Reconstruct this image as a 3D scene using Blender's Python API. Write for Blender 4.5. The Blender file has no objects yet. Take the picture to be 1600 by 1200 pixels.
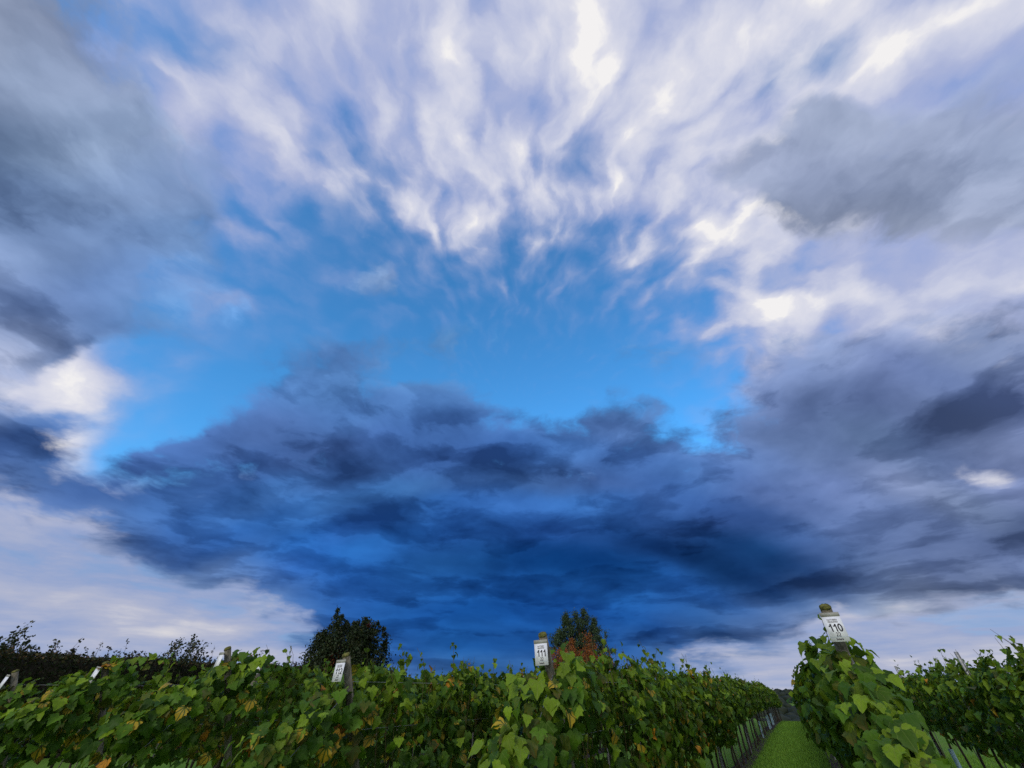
import bpy, bmesh, math, random
import numpy as np
from mathutils import Vector, Matrix, noise as mnoise

random.seed(11)
rng = np.random.default_rng(11)
scene = bpy.context.scene
C = scene.collection
R = math.radians

# ------------------------------------------------------------------ camera
CAM_H = 1.6
PITCH = 38.6
cam_d = bpy.data.cameras.new('camera')
cam_d.sensor_width = 36.0
cam_d.lens = 601.0 / 1600.0 * 36.0
cam_d.clip_start = 0.05
cam_d.clip_end = 20000
cam = bpy.data.objects.new('camera', cam_d)
C.objects.link(cam)
cam.location = (0, 0, CAM_H)
cam.rotation_euler = (R(90 + PITCH), 0, 0)
scene.camera = cam
scene.render.resolution_x, scene.render.resolution_y = 1024, 768

# ------------------------------------------------------------------ world: clear sky behind two decks of cloud
CLEAR_TINT = (0.76, 2.05, 2.75, 1)
SUN_EL, SUN_AZ = 24.0, 205.0          # low, behind the camera and veiled (azimuth clockwise from +Y)
world = bpy.data.worlds.new('World')
world.use_nodes = True
NT = world.node_tree
NT.nodes.clear()

class G:
    """small expression builder for shader nodes"""
    def __init__(s, nt): s.nt = nt
    def n(s, t, **kw):
        nd = s.nt.nodes.new(t)
        for k, v in kw.items(): setattr(nd, k, v)
        return nd
    def put(s, sock, v):
        if isinstance(v, bpy.types.NodeSocket): s.nt.links.new(v, sock)
        else: sock.default_value = v
    def m(s, op, a, b=0.0, c=0.0, clamp=False):
        nd = s.n('ShaderNodeMath', operation=op); nd.use_clamp = clamp
        s.put(nd.inputs[0], a); s.put(nd.inputs[1], b); s.put(nd.inputs[2], c)
        return nd.outputs[0]
    def v(s, op, a, b=(0, 0, 0), c=(0, 0, 0)):
        nd = s.n('ShaderNodeVectorMath', operation=op)
        s.put(nd.inputs[0], a)
        if op == 'SCALE': s.put(nd.inputs['Scale'], b)
        else:
            s.put(nd.inputs[1], b); s.put(nd.inputs[2], c)
        return nd.outputs['Value'] if op in ('DOT_PRODUCT', 'LENGTH') else nd.outputs[0]
    def xyz(s, a):
        nd = s.n('ShaderNodeSeparateXYZ'); s.put(nd.inputs[0], a); return nd.outputs
    def vec(s, x, y, z):
        nd = s.n('ShaderNodeCombineXYZ')
        for i, q in enumerate((x, y, z)): s.put(nd.inputs[i], q)
        return nd.outputs[0]
    def noise(s, vec, scale, detail=4, rough=0.55, col=False, lac=2.0, dist=0.0):
        nd = s.n('ShaderNodeTexNoise'); nd.noise_dimensions = '3D'
        s.put(nd.inputs['Vector'], vec); nd.inputs['Scale'].default_value = scale
        nd.inputs['Detail'].default_value = detail; nd.inputs['Roughness'].default_value = rough
        nd.inputs['Lacunarity'].default_value = lac; nd.inputs['Distortion'].default_value = dist
        return nd.outputs['Color'] if col else nd.outputs[0]
    def smooth(s, x, a, b, lo=0.0, hi=1.0):
        nd = s.n('ShaderNodeMapRange', interpolation_type='SMOOTHSTEP')
        s.put(nd.inputs[0], x); s.put(nd.inputs[1], a); s.put(nd.inputs[2], b); s.put(nd.inputs[3], lo); s.put(nd.inputs[4], hi)
        return nd.outputs[0]
    def mix(s, f, a, b, mode='MIX'):
        nd = s.n('ShaderNodeMix', data_type='RGBA', blend_type=mode); nd.clamp_factor = True
        s.put(nd.inputs[0], f); s.put(nd.inputs[6], a); s.put(nd.inputs[7], b)
        return nd.outputs[2]
    def ramp(s, x, stops, interp='LINEAR'):
        nd = s.n('ShaderNodeValToRGB'); r = nd.color_ramp; r.interpolation = interp
        while len(r.elements) < len(stops): r.elements.new(0.5)
        for e, (p, c) in zip(r.elements, stops):
            e.position = p
        for e, (p, c) in zip(r.elements, stops):
            e.color = (c[0], c[1], c[2], 1.0)
        s.put(nd.inputs[0], x)
        return nd.outputs[0]

def lin(h):
    o = []
    for i in (0, 2, 4):
        c = int(h[i:i + 2], 16) / 255
        o.append(c / 12.92 if c <= 0.04045 else ((c + 0.055) / 1.055) ** 2.4)
    return (o[0], o[1], o[2], 1.0)

# all-sky chart (stereographic about the zenith, +Y = view direction): how much low cloud, how much
# high veil, how brightly the veil is lit through, and the colour of the low cloud
CHART = {   # per cent; rows run from behind the camera (Y = -0.9) to the horizon ahead (Y = 1), columns from X = -1 to 1
    'cover': [
        [21, 28, 36, 42, 45, 43, 38, 30, 21, 15, 11, 11, 14, 19, 23, 26, 27, 25, 23, 21, 21, 23, 28, 34, 39, 42, 41, 37, 29, 20, 12, 7],
        [19, 17, 19, 22, 24, 25, 24, 21, 17, 14, 13, 15, 21, 29, 37, 43, 45, 43, 37, 29, 21, 14, 11, 11, 15, 19, 24, 26, 26, 24, 22, 20],
        [7, 8, 12, 20, 29, 37, 42, 43, 41, 35, 28, 22, 19, 18, 20, 23, 25, 26, 24, 20, 16, 13, 13, 15, 22, 30, 37, 43, 45, 43, 37, 28],
        [30, 27, 24, 67, 67, 67, 67, 67, 67, 67, 65, 36, 18, 2, 0, 0, 0, 0, 0, 0, 12, 31, 33, 33, 33, 33, 33, 33, 33, 26, 23, 20],
        [32, 26, 100, 95, 88, 80, 75, 71, 68, 67, 54, 27, 12, 0, 0, 0, 0, 0, 0, 0, 5, 21, 33, 34, 36, 38, 40, 44, 56, 77, 24, 22],
        [32, 25, 100, 100, 100, 100, 98, 95, 92, 88, 54, 1, 1, 0, 0, 0, 0, 0, 0, 0, 0, 16, 43, 52, 56, 62, 70, 82, 71, 51, 27, 25],
        [30, 100, 28, 100, 100, 100, 100, 100, 100, 100, 68, 24, 4, 0, 0, 0, 0, 0, 3, 20, 63, 65, 60, 74, 80, 87, 74, 48, 53, 97, 99, 30],
        [100, 100, 94, 42, 100, 100, 100, 100, 100, 99, 76, 31, 10, 2, 0, 0, 0, 0, 5, 34, 83, 81, 77, 80, 68, 52, 48, 55, 89, 90, 100, 100],
        [100, 100, 100, 66, 43, 92, 100, 100, 100, 89, 56, 29, 32, 8, 1, 0, 0, 0, 3, 13, 49, 65, 51, 45, 46, 51, 60, 88, 94, 97, 100, 100],
        [100, 100, 100, 100, 56, 38, 78, 100, 94, 69, 43, 28, 31, 49, 8, 4, 3, 3, 2, 7, 18, 5, 20, 25, 53, 69, 91, 95, 92, 100, 100, 100],
        [100, 100, 100, 100, 100, 54, 29, 88, 77, 51, 36, 28, 26, 67, 19, 13, 12, 10, 6, 5, 12, 8, 40, 47, 53, 97, 95, 89, 99, 100, 100, 100],
        [100, 100, 100, 100, 100, 98, 65, 4, 35, 36, 38, 35, 30, 27, 24, 20, 18, 17, 14, 17, 24, 35, 58, 96, 99, 96, 89, 96, 100, 100, 100, 100],
        [100, 100, 100, 100, 15, 100, 98, 27, 9, 16, 43, 63, 58, 46, 52, 41, 29, 30, 32, 33, 33, 41, 78, 99, 100, 81, 94, 100, 100, 100, 100, 100],
        [100, 100, 100, 79, 15, 36, 97, 31, 13, 25, 58, 80, 58, 37, 31, 26, 29, 33, 30, 25, 24, 53, 92, 100, 87, 9, 100, 100, 89, 100, 100, 100],
        [100, 100, 100, 15, 15, 15, 80, 83, 55, 75, 81, 83, 72, 70, 69, 32, 17, 31, 61, 56, 46, 68, 91, 75, 78, 99, 100, 100, 15, 100, 100, 100],
        [100, 100, 100, 15, 15, 15, 20, 99, 77, 67, 80, 81, 81, 80, 78, 51, 44, 68, 83, 66, 44, 58, 74, 99, 100, 100, 100, 15, 15, 100, 100, 100],
        [100, 100, 79, 15, 15, 15, 15, 100, 95, 79, 78, 76, 75, 77, 79, 79, 79, 80, 80, 78, 70, 78, 97, 100, 100, 100, 57, 15, 15, 79, 100, 100],
        [100, 100, 100, 15, 15, 15, 15, 42, 100, 96, 84, 82, 86, 83, 80, 78, 79, 80, 81, 89, 93, 100, 100, 100, 100, 58, 15, 15, 15, 100, 100, 100],
        [100, 100, 100, 15, 15, 15, 15, 15, 89, 100, 99, 96, 95, 96, 98, 97, 97, 99, 99, 100, 100, 100, 100, 99, 89, 15, 15, 15, 15, 100, 100, 100],
        [100, 100, 100, 79, 15, 15, 15, 15, 19, 93, 99, 100, 100, 100, 100, 100, 100, 100, 100, 100, 100, 100, 100, 84, 15, 15, 15, 15, 79, 100, 100, 100],
        [100, 100, 100, 100, 15, 15, 15, 15, 19, 49, 94, 99, 100, 100, 100, 100, 100, 100, 100, 100, 100, 99, 93, 58, 16, 15, 15, 15, 100, 100, 100, 100],
        [100, 100, 100, 100, 100, 15, 15, 15, 16, 33, 72, 94, 100, 100, 100, 100, 100, 100, 100, 100, 98, 90, 71, 33, 15, 15, 15, 100, 100, 100, 100, 100],
        [100, 100, 100, 100, 100, 79, 15, 15, 16, 31, 56, 85, 99, 100, 100, 100, 100, 100, 100, 98, 88, 65, 48, 20, 15, 15, 79, 100, 100, 100, 100, 100],
        [100, 100, 100, 100, 100, 100, 57, 15, 15, 26, 58, 81, 98, 100, 100, 100, 100, 100, 99, 95, 78, 60, 31, 17, 15, 57, 100, 100, 100, 100, 100, 100],
        [100, 100, 100, 100, 100, 100, 100, 57, 15, 18, 70, 89, 98, 100, 100, 100, 100, 100, 99, 95, 86, 84, 18, 15, 57, 100, 100, 100, 100, 100, 100, 100],
        [100, 100, 100, 100, 100, 100, 100, 100, 79, 15, 77, 97, 99, 100, 100, 100, 100, 100, 100, 99, 97, 98, 15, 79, 100, 100, 100, 100, 100, 100, 100, 100],
    ],
    'veil': [
        [85, 85, 85, 85, 85, 85, 85, 85, 85, 85, 85, 85, 85, 85, 85, 85, 85, 85, 85, 85, 85, 85, 85, 85, 85, 85, 85, 85, 85, 85, 85, 85],
        [85, 85, 85, 85, 85, 85, 85, 85, 85, 85, 85, 85, 85, 85, 85, 85, 85, 85, 85, 85, 85, 85, 85, 85, 85, 85, 85, 85, 85, 85, 85, 85],
        [85, 85, 85, 85, 85, 85, 85, 85, 85, 85, 85, 85, 85, 85, 85, 85, 85, 85, 85, 85, 85, 85, 85, 85, 85, 85, 85, 85, 85, 85, 85, 85],
        [85, 85, 85, 56, 56, 56, 56, 56, 56, 56, 58, 77, 56, 89, 79, 89, 96, 100, 96, 84, 100, 91, 89, 89, 89, 89, 89, 89, 89, 85, 85, 85],
        [85, 85, 22, 38, 56, 56, 56, 56, 56, 56, 67, 53, 83, 87, 81, 89, 95, 100, 100, 79, 94, 100, 89, 89, 89, 89, 89, 89, 89, 94, 85, 85],
        [85, 85, 40, 27, 22, 22, 29, 38, 45, 54, 75, 17, 99, 94, 88, 89, 95, 100, 100, 84, 23, 100, 92, 89, 89, 89, 91, 96, 100, 100, 85, 85],
        [85, 96, 96, 41, 32, 26, 22, 22, 22, 40, 84, 96, 90, 85, 93, 90, 94, 100, 100, 98, 82, 97, 100, 93, 95, 99, 100, 100, 100, 100, 100, 85],
        [100, 100, 69, 86, 43, 37, 32, 28, 24, 34, 73, 91, 52, 59, 96, 83, 84, 57, 100, 100, 99, 98, 100, 100, 100, 100, 100, 100, 100, 100, 100, 100],
        [100, 100, 91, 81, 85, 50, 40, 36, 25, 29, 48, 58, 20, 55, 91, 89, 65, 64, 90, 96, 99, 100, 100, 100, 100, 100, 100, 100, 100, 100, 100, 100],
        [100, 100, 100, 75, 86, 89, 61, 43, 29, 29, 35, 30, 23, 25, 42, 52, 44, 42, 51, 74, 93, 100, 99, 100, 100, 100, 100, 100, 100, 100, 100, 100],
        [100, 100, 100, 96, 68, 86, 96, 71, 35, 30, 33, 27, 22, 24, 23, 27, 29, 29, 32, 48, 75, 97, 99, 100, 100, 100, 100, 100, 100, 100, 100, 100],
        [100, 100, 100, 100, 87, 67, 88, 100, 43, 16, 17, 16, 15, 17, 18, 21, 22, 21, 20, 34, 51, 82, 95, 100, 100, 100, 100, 100, 100, 100, 100, 100],
        [100, 100, 100, 100, 97, 83, 67, 60, 21, 3, 4, 6, 7, 8, 9, 10, 10, 9, 9, 21, 37, 67, 85, 94, 99, 100, 100, 100, 100, 100, 100, 100],
        [100, 100, 100, 99, 97, 98, 81, 43, 10, 0, 0, 0, 1, 2, 3, 3, 3, 3, 2, 7, 17, 50, 73, 86, 95, 100, 100, 100, 99, 100, 100, 100],
        [100, 100, 100, 97, 97, 97, 98, 68, 25, 0, 0, 0, 0, 0, 0, 0, 0, 0, 0, 3, 11, 37, 60, 85, 96, 100, 100, 100, 97, 100, 100, 100],
        [100, 100, 100, 97, 97, 97, 97, 100, 66, 37, 14, 0, 0, 0, 0, 0, 0, 0, 0, 2, 9, 38, 71, 93, 100, 100, 100, 97, 97, 100, 100, 100],
        [100, 100, 99, 97, 97, 97, 97, 100, 100, 80, 57, 39, 24, 14, 7, 4, 4, 7, 14, 25, 44, 68, 90, 100, 100, 100, 98, 97, 97, 99, 100, 100],
        [100, 100, 100, 97, 97, 97, 97, 98, 100, 100, 100, 81, 66, 56, 49, 45, 45, 49, 56, 66, 82, 100, 100, 100, 100, 98, 97, 97, 97, 100, 100, 100],
        [100, 100, 100, 97, 97, 97, 97, 97, 99, 100, 100, 100, 100, 97, 90, 86, 86, 90, 97, 100, 100, 100, 100, 100, 99, 97, 97, 97, 97, 100, 100, 100],
        [100, 100, 100, 99, 97, 97, 97, 97, 97, 99, 100, 100, 100, 100, 100, 100, 100, 100, 100, 100, 100, 100, 99, 99, 97, 97, 97, 97, 99, 100, 100, 100],
        [100, 100, 100, 100, 97, 97, 97, 97, 97, 98, 99, 99, 100, 100, 100, 100, 100, 100, 100, 100, 99, 99, 99, 98, 97, 97, 97, 97, 100, 100, 100, 100],
        [100, 100, 100, 100, 100, 97, 97, 97, 97, 97, 98, 99, 99, 99, 99, 99, 99, 99, 99, 99, 99, 98, 98, 97, 97, 97, 97, 100, 100, 100, 100, 100],
        [100, 100, 100, 100, 100, 99, 97, 97, 97, 97, 97, 98, 98, 98, 98, 98, 98, 98, 98, 98, 98, 97, 97, 97, 97, 97, 99, 100, 100, 100, 100, 100],
        [100, 100, 100, 100, 100, 100, 98, 97, 97, 97, 97, 97, 97, 97, 97, 97, 97, 97, 97, 97, 97, 97, 97, 97, 97, 98, 100, 100, 100, 100, 100, 100],
        [100, 100, 100, 100, 100, 100, 100, 98, 97, 97, 98, 98, 97, 97, 97, 97, 97, 97, 97, 97, 98, 98, 97, 97, 98, 100, 100, 100, 100, 100, 100, 100],
        [100, 100, 100, 100, 100, 100, 100, 100, 99, 97, 99, 99, 98, 98, 98, 98, 98, 98, 98, 98, 99, 99, 97, 99, 100, 100, 100, 100, 100, 100, 100, 100],
    ],
    'glow': [
        [78, 82, 85, 89, 90, 89, 86, 82, 78, 75, 73, 73, 74, 77, 79, 81, 81, 80, 79, 78, 78, 79, 81, 84, 87, 88, 88, 86, 82, 77, 74, 71],
        [77, 76, 77, 78, 80, 80, 80, 78, 76, 74, 74, 75, 78, 82, 86, 89, 90, 89, 86, 82, 78, 75, 73, 73, 75, 77, 79, 81, 81, 80, 78, 77],
        [71, 71, 74, 77, 82, 86, 89, 89, 88, 85, 82, 79, 77, 77, 77, 79, 80, 80, 79, 78, 76, 74, 74, 75, 78, 82, 86, 89, 90, 89, 86, 82],
        [83, 81, 80, 67, 67, 67, 67, 67, 67, 67, 67, 67, 65, 69, 68, 82, 89, 89, 89, 95, 89, 80, 78, 78, 78, 78, 78, 78, 78, 80, 79, 77],
        [83, 81, 56, 61, 67, 67, 67, 67, 67, 67, 67, 60, 76, 67, 70, 83, 89, 89, 89, 92, 99, 91, 78, 76, 73, 69, 64, 56, 61, 72, 80, 78],
        [83, 80, 67, 60, 56, 56, 58, 61, 63, 65, 67, 58, 84, 74, 75, 79, 84, 88, 88, 86, 83, 80, 63, 59, 61, 64, 68, 74, 78, 72, 81, 80],
        [83, 89, 98, 67, 66, 59, 56, 56, 56, 65, 78, 77, 75, 76, 80, 80, 82, 87, 89, 85, 78, 67, 77, 70, 73, 77, 78, 78, 70, 87, 89, 82],
        [89, 89, 90, 91, 67, 67, 65, 61, 57, 56, 66, 64, 62, 78, 86, 84, 81, 81, 87, 98, 91, 74, 74, 75, 77, 78, 74, 68, 83, 89, 89, 89],
        [89, 89, 89, 94, 91, 70, 67, 67, 58, 47, 52, 50, 53, 79, 84, 86, 78, 68, 78, 96, 96, 89, 69, 71, 74, 71, 69, 83, 89, 89, 89, 89],
        [89, 89, 89, 89, 95, 93, 77, 67, 53, 43, 41, 43, 46, 54, 63, 70, 68, 60, 69, 89, 96, 100, 78, 76, 70, 73, 84, 89, 89, 89, 89, 89],
        [89, 89, 89, 89, 89, 95, 97, 81, 52, 43, 40, 39, 40, 41, 48, 55, 55, 50, 54, 63, 87, 99, 77, 70, 74, 87, 89, 89, 89, 89, 89, 89],
        [89, 89, 89, 89, 89, 89, 96, 100, 62, 44, 36, 34, 34, 35, 37, 40, 40, 38, 38, 43, 62, 79, 71, 66, 78, 89, 89, 89, 89, 89, 89, 89],
        [89, 89, 89, 89, 54, 89, 89, 84, 57, 43, 34, 34, 33, 33, 33, 33, 33, 33, 34, 38, 49, 61, 65, 68, 77, 90, 89, 89, 89, 89, 89, 89],
        [89, 89, 89, 80, 54, 63, 89, 77, 54, 40, 33, 33, 33, 33, 33, 33, 33, 33, 33, 37, 45, 53, 62, 71, 83, 99, 89, 89, 85, 89, 89, 89],
        [89, 89, 89, 54, 54, 54, 80, 71, 50, 38, 33, 33, 33, 33, 33, 33, 33, 33, 33, 36, 44, 52, 60, 83, 79, 81, 89, 89, 60, 89, 89, 89],
        [89, 89, 89, 54, 55, 60, 56, 66, 46, 36, 33, 33, 33, 33, 33, 33, 33, 33, 33, 35, 42, 50, 61, 70, 77, 78, 89, 60, 60, 89, 89, 89],
        [89, 89, 80, 54, 54, 60, 60, 62, 43, 35, 33, 33, 33, 33, 33, 33, 33, 33, 33, 34, 41, 49, 57, 66, 75, 78, 78, 60, 60, 82, 89, 89],
        [89, 89, 89, 54, 50, 59, 56, 55, 42, 33, 33, 33, 33, 33, 33, 33, 33, 33, 33, 34, 41, 48, 56, 64, 73, 82, 59, 60, 60, 89, 89, 89],
        [89, 89, 89, 54, 54, 44, 82, 54, 42, 33, 33, 33, 33, 33, 33, 33, 33, 33, 33, 33, 40, 47, 55, 63, 81, 62, 58, 60, 60, 89, 89, 89],
        [89, 89, 89, 80, 54, 54, 51, 78, 54, 33, 33, 33, 33, 33, 33, 33, 33, 33, 33, 33, 39, 46, 54, 63, 62, 54, 60, 60, 82, 89, 89, 89],
        [89, 89, 89, 89, 54, 54, 54, 52, 82, 47, 34, 33, 33, 33, 33, 33, 33, 33, 33, 33, 39, 45, 53, 60, 59, 67, 60, 60, 89, 89, 89, 89],
        [89, 89, 89, 89, 89, 54, 54, 54, 52, 59, 40, 35, 33, 33, 33, 33, 33, 33, 33, 33, 38, 45, 53, 60, 75, 60, 60, 87, 89, 89, 89, 89],
        [89, 89, 89, 89, 89, 75, 54, 54, 54, 51, 48, 39, 34, 33, 33, 33, 33, 33, 33, 33, 38, 44, 60, 68, 60, 60, 73, 85, 89, 89, 89, 89],
        [89, 89, 89, 89, 89, 79, 57, 54, 54, 53, 47, 41, 35, 33, 33, 33, 33, 33, 33, 33, 37, 46, 60, 60, 60, 67, 78, 84, 89, 89, 89, 89],
        [89, 89, 89, 89, 89, 77, 58, 48, 54, 54, 41, 37, 35, 33, 33, 33, 33, 33, 33, 33, 37, 43, 60, 60, 62, 73, 78, 82, 89, 89, 89, 89],
        [89, 89, 89, 89, 89, 75, 57, 42, 39, 54, 39, 34, 34, 33, 33, 33, 33, 33, 33, 33, 37, 43, 60, 58, 64, 73, 78, 81, 89, 89, 89, 89],
    ],
    'red': [
        [62, 62, 62, 62, 62, 62, 62, 62, 62, 62, 62, 62, 62, 62, 62, 62, 62, 62, 62, 62, 62, 62, 62, 62, 62, 62, 62, 62, 62, 62, 62, 62],
        [62, 62, 62, 62, 62, 62, 62, 62, 62, 62, 62, 62, 62, 62, 62, 62, 62, 62, 62, 62, 62, 62, 62, 62, 62, 62, 62, 62, 62, 62, 62, 62],
        [62, 62, 62, 62, 62, 62, 62, 62, 62, 62, 62, 62, 62, 62, 62, 62, 62, 62, 62, 62, 62, 62, 62, 62, 62, 62, 62, 62, 62, 62, 62, 62],
        [62, 62, 62, 58, 58, 58, 58, 58, 58, 58, 59, 63, 63, 63, 63, 63, 64, 65, 65, 65, 65, 65, 65, 65, 65, 65, 65, 65, 65, 62, 62, 62],
        [62, 62, 46, 52, 55, 56, 57, 58, 58, 58, 61, 63, 63, 63, 63, 63, 64, 65, 65, 65, 65, 65, 65, 64, 64, 63, 61, 59, 59, 57, 62, 62],
        [62, 62, 46, 46, 45, 48, 50, 52, 53, 53, 57, 60, 60, 60, 60, 60, 62, 63, 63, 63, 63, 62, 59, 59, 59, 59, 58, 57, 59, 59, 62, 62],
        [62, 43, 76, 45, 50, 45, 43, 45, 47, 50, 54, 58, 60, 60, 60, 60, 60, 61, 61, 61, 58, 58, 59, 57, 57, 56, 59, 63, 57, 47, 43, 62],
        [54, 64, 33, 70, 43, 49, 50, 46, 43, 47, 49, 54, 57, 58, 58, 58, 58, 59, 62, 60, 56, 56, 58, 57, 60, 63, 61, 56, 48, 48, 40, 66],
        [54, 69, 41, 51, 69, 46, 46, 49, 44, 45, 46, 50, 57, 55, 55, 55, 55, 57, 62, 62, 59, 61, 63, 64, 62, 58, 54, 49, 47, 44, 45, 66],
        [54, 65, 55, 33, 57, 71, 54, 42, 39, 43, 44, 47, 53, 50, 51, 51, 52, 53, 57, 61, 68, 69, 64, 61, 56, 52, 48, 47, 46, 41, 53, 66],
        [54, 59, 70, 43, 30, 58, 74, 53, 33, 40, 41, 42, 46, 50, 47, 47, 47, 47, 50, 52, 56, 60, 60, 51, 48, 47, 47, 48, 43, 40, 61, 66],
        [54, 54, 68, 56, 39, 30, 41, 60, 41, 38, 36, 35, 37, 41, 42, 41, 41, 41, 41, 43, 48, 52, 49, 40, 40, 44, 48, 44, 41, 47, 66, 66],
        [54, 54, 65, 69, 49, 37, 26, 35, 41, 36, 32, 32, 35, 36, 37, 37, 37, 37, 37, 39, 47, 50, 42, 37, 35, 44, 45, 42, 40, 54, 66, 66],
        [54, 54, 59, 68, 62, 45, 29, 27, 31, 31, 31, 31, 32, 34, 36, 36, 37, 37, 37, 37, 43, 43, 37, 33, 34, 44, 41, 40, 46, 60, 66, 66],
        [54, 54, 54, 65, 70, 59, 30, 27, 27, 29, 30, 29, 30, 31, 31, 33, 34, 34, 34, 34, 36, 36, 34, 34, 49, 43, 37, 41, 53, 66, 66, 66],
        [54, 54, 54, 60, 68, 71, 47, 24, 28, 25, 27, 28, 27, 27, 28, 28, 28, 31, 33, 32, 32, 33, 36, 40, 36, 36, 37, 48, 59, 66, 66, 66],
        [54, 54, 54, 54, 64, 72, 63, 26, 21, 26, 25, 24, 24, 24, 25, 25, 25, 26, 27, 27, 27, 32, 34, 33, 34, 35, 48, 54, 66, 66, 66, 66],
        [54, 54, 54, 54, 57, 68, 65, 35, 21, 19, 21, 26, 22, 22, 23, 23, 24, 24, 24, 23, 22, 22, 21, 24, 31, 50, 55, 61, 66, 66, 66, 66],
        [54, 54, 54, 54, 54, 53, 75, 47, 39, 19, 17, 18, 19, 19, 20, 21, 22, 22, 22, 20, 17, 11, 9, 14, 33, 68, 62, 66, 66, 66, 66, 66],
        [54, 54, 54, 54, 54, 57, 58, 75, 44, 23, 17, 16, 16, 15, 15, 15, 15, 15, 14, 11, 9, 8, 10, 22, 56, 64, 67, 66, 66, 66, 66, 66],
        [54, 54, 54, 54, 54, 57, 60, 63, 65, 36, 19, 16, 13, 12, 11, 10, 8, 7, 7, 9, 14, 16, 21, 37, 63, 67, 69, 66, 66, 66, 66, 66],
        [54, 54, 54, 54, 55, 57, 61, 59, 49, 37, 22, 16, 17, 16, 14, 12, 12, 13, 15, 15, 15, 18, 32, 41, 67, 71, 69, 66, 66, 66, 66, 66],
        [54, 54, 54, 54, 55, 58, 61, 62, 50, 37, 25, 14, 13, 12, 11, 11, 11, 11, 12, 12, 15, 28, 36, 55, 75, 72, 70, 67, 66, 66, 66, 66],
        [54, 54, 54, 54, 55, 58, 61, 62, 57, 46, 32, 23, 16, 13, 12, 12, 12, 12, 13, 17, 28, 35, 48, 66, 74, 72, 70, 67, 66, 66, 66, 66],
        [54, 54, 54, 54, 56, 59, 62, 62, 57, 49, 41, 33, 25, 23, 21, 20, 20, 21, 23, 26, 35, 44, 55, 66, 74, 73, 70, 68, 66, 66, 66, 66],
        [54, 54, 54, 54, 56, 59, 62, 61, 57, 48, 40, 33, 28, 24, 22, 21, 20, 19, 22, 27, 34, 44, 55, 66, 73, 73, 70, 68, 66, 66, 66, 66],
    ],
    'green': [
        [66, 66, 66, 66, 66, 66, 66, 66, 66, 66, 66, 66, 66, 66, 66, 66, 66, 66, 66, 66, 66, 66, 66, 66, 66, 66, 66, 66, 66, 66, 66, 66],
        [66, 66, 66, 66, 66, 66, 66, 66, 66, 66, 66, 66, 66, 66, 66, 66, 66, 66, 66, 66, 66, 66, 66, 66, 66, 66, 66, 66, 66, 66, 66, 66],
        [66, 66, 66, 66, 66, 66, 66, 66, 66, 66, 66, 66, 66, 66, 66, 66, 66, 66, 66, 66, 66, 66, 66, 66, 66, 66, 66, 66, 66, 66, 66, 66],
        [66, 66, 66, 63, 63, 63, 63, 63, 63, 63, 64, 67, 67, 67, 67, 67, 67, 68, 68, 68, 68, 68, 68, 68, 68, 68, 68, 68, 68, 66, 66, 66],
        [66, 66, 54, 59, 61, 62, 62, 63, 63, 63, 66, 67, 67, 67, 67, 67, 67, 68, 68, 68, 68, 68, 68, 68, 67, 67, 66, 65, 64, 62, 66, 66],
        [66, 66, 54, 54, 53, 56, 57, 59, 59, 60, 63, 65, 65, 65, 65, 65, 67, 68, 68, 67, 67, 67, 65, 64, 64, 64, 63, 62, 64, 64, 66, 66],
        [66, 51, 77, 53, 58, 54, 52, 54, 56, 58, 62, 65, 66, 66, 66, 66, 66, 66, 65, 65, 63, 63, 64, 63, 62, 61, 64, 68, 62, 53, 49, 66],
        [60, 67, 45, 72, 52, 56, 57, 55, 53, 56, 59, 64, 65, 65, 66, 66, 66, 65, 65, 64, 61, 61, 63, 62, 65, 67, 66, 61, 55, 54, 47, 69],
        [60, 71, 50, 58, 71, 54, 54, 57, 54, 56, 60, 63, 65, 65, 65, 65, 65, 65, 66, 66, 64, 65, 67, 68, 66, 63, 60, 55, 53, 50, 52, 69],
        [60, 68, 60, 45, 63, 73, 60, 51, 50, 57, 60, 61, 63, 61, 63, 63, 63, 64, 65, 67, 71, 72, 68, 65, 61, 58, 54, 53, 53, 48, 60, 69],
        [60, 64, 71, 51, 43, 63, 75, 60, 45, 58, 59, 59, 60, 61, 61, 62, 62, 62, 63, 63, 64, 65, 64, 57, 55, 53, 53, 54, 49, 47, 65, 69],
        [60, 60, 70, 61, 49, 43, 51, 67, 54, 56, 56, 55, 55, 56, 59, 59, 59, 59, 59, 59, 59, 60, 56, 47, 48, 50, 54, 51, 48, 53, 69, 69],
        [60, 60, 68, 71, 55, 47, 39, 48, 56, 55, 51, 49, 51, 54, 56, 56, 56, 56, 56, 56, 58, 58, 50, 44, 42, 50, 51, 48, 47, 60, 69, 69],
        [60, 60, 64, 71, 65, 53, 41, 41, 44, 47, 47, 47, 49, 52, 54, 55, 55, 55, 55, 55, 56, 51, 45, 41, 42, 50, 47, 47, 52, 65, 69, 69],
        [60, 60, 60, 69, 72, 63, 43, 40, 41, 41, 42, 44, 46, 47, 48, 50, 52, 52, 51, 50, 50, 45, 42, 42, 55, 50, 44, 48, 59, 69, 69, 69],
        [60, 60, 60, 65, 70, 72, 55, 39, 45, 39, 39, 40, 41, 42, 43, 44, 45, 46, 46, 46, 46, 44, 45, 48, 44, 43, 44, 54, 64, 69, 69, 69],
        [60, 60, 60, 60, 68, 73, 66, 41, 38, 44, 42, 37, 37, 38, 39, 40, 41, 42, 42, 41, 42, 43, 43, 42, 42, 42, 54, 61, 69, 69, 69, 69],
        [60, 60, 60, 60, 63, 70, 68, 47, 38, 38, 40, 45, 39, 38, 37, 37, 37, 36, 36, 36, 36, 34, 32, 34, 40, 55, 61, 65, 69, 69, 69, 69],
        [60, 60, 60, 60, 60, 59, 75, 56, 51, 38, 39, 36, 37, 38, 38, 39, 40, 41, 40, 35, 30, 23, 21, 25, 42, 70, 66, 69, 69, 69, 69, 69],
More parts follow.
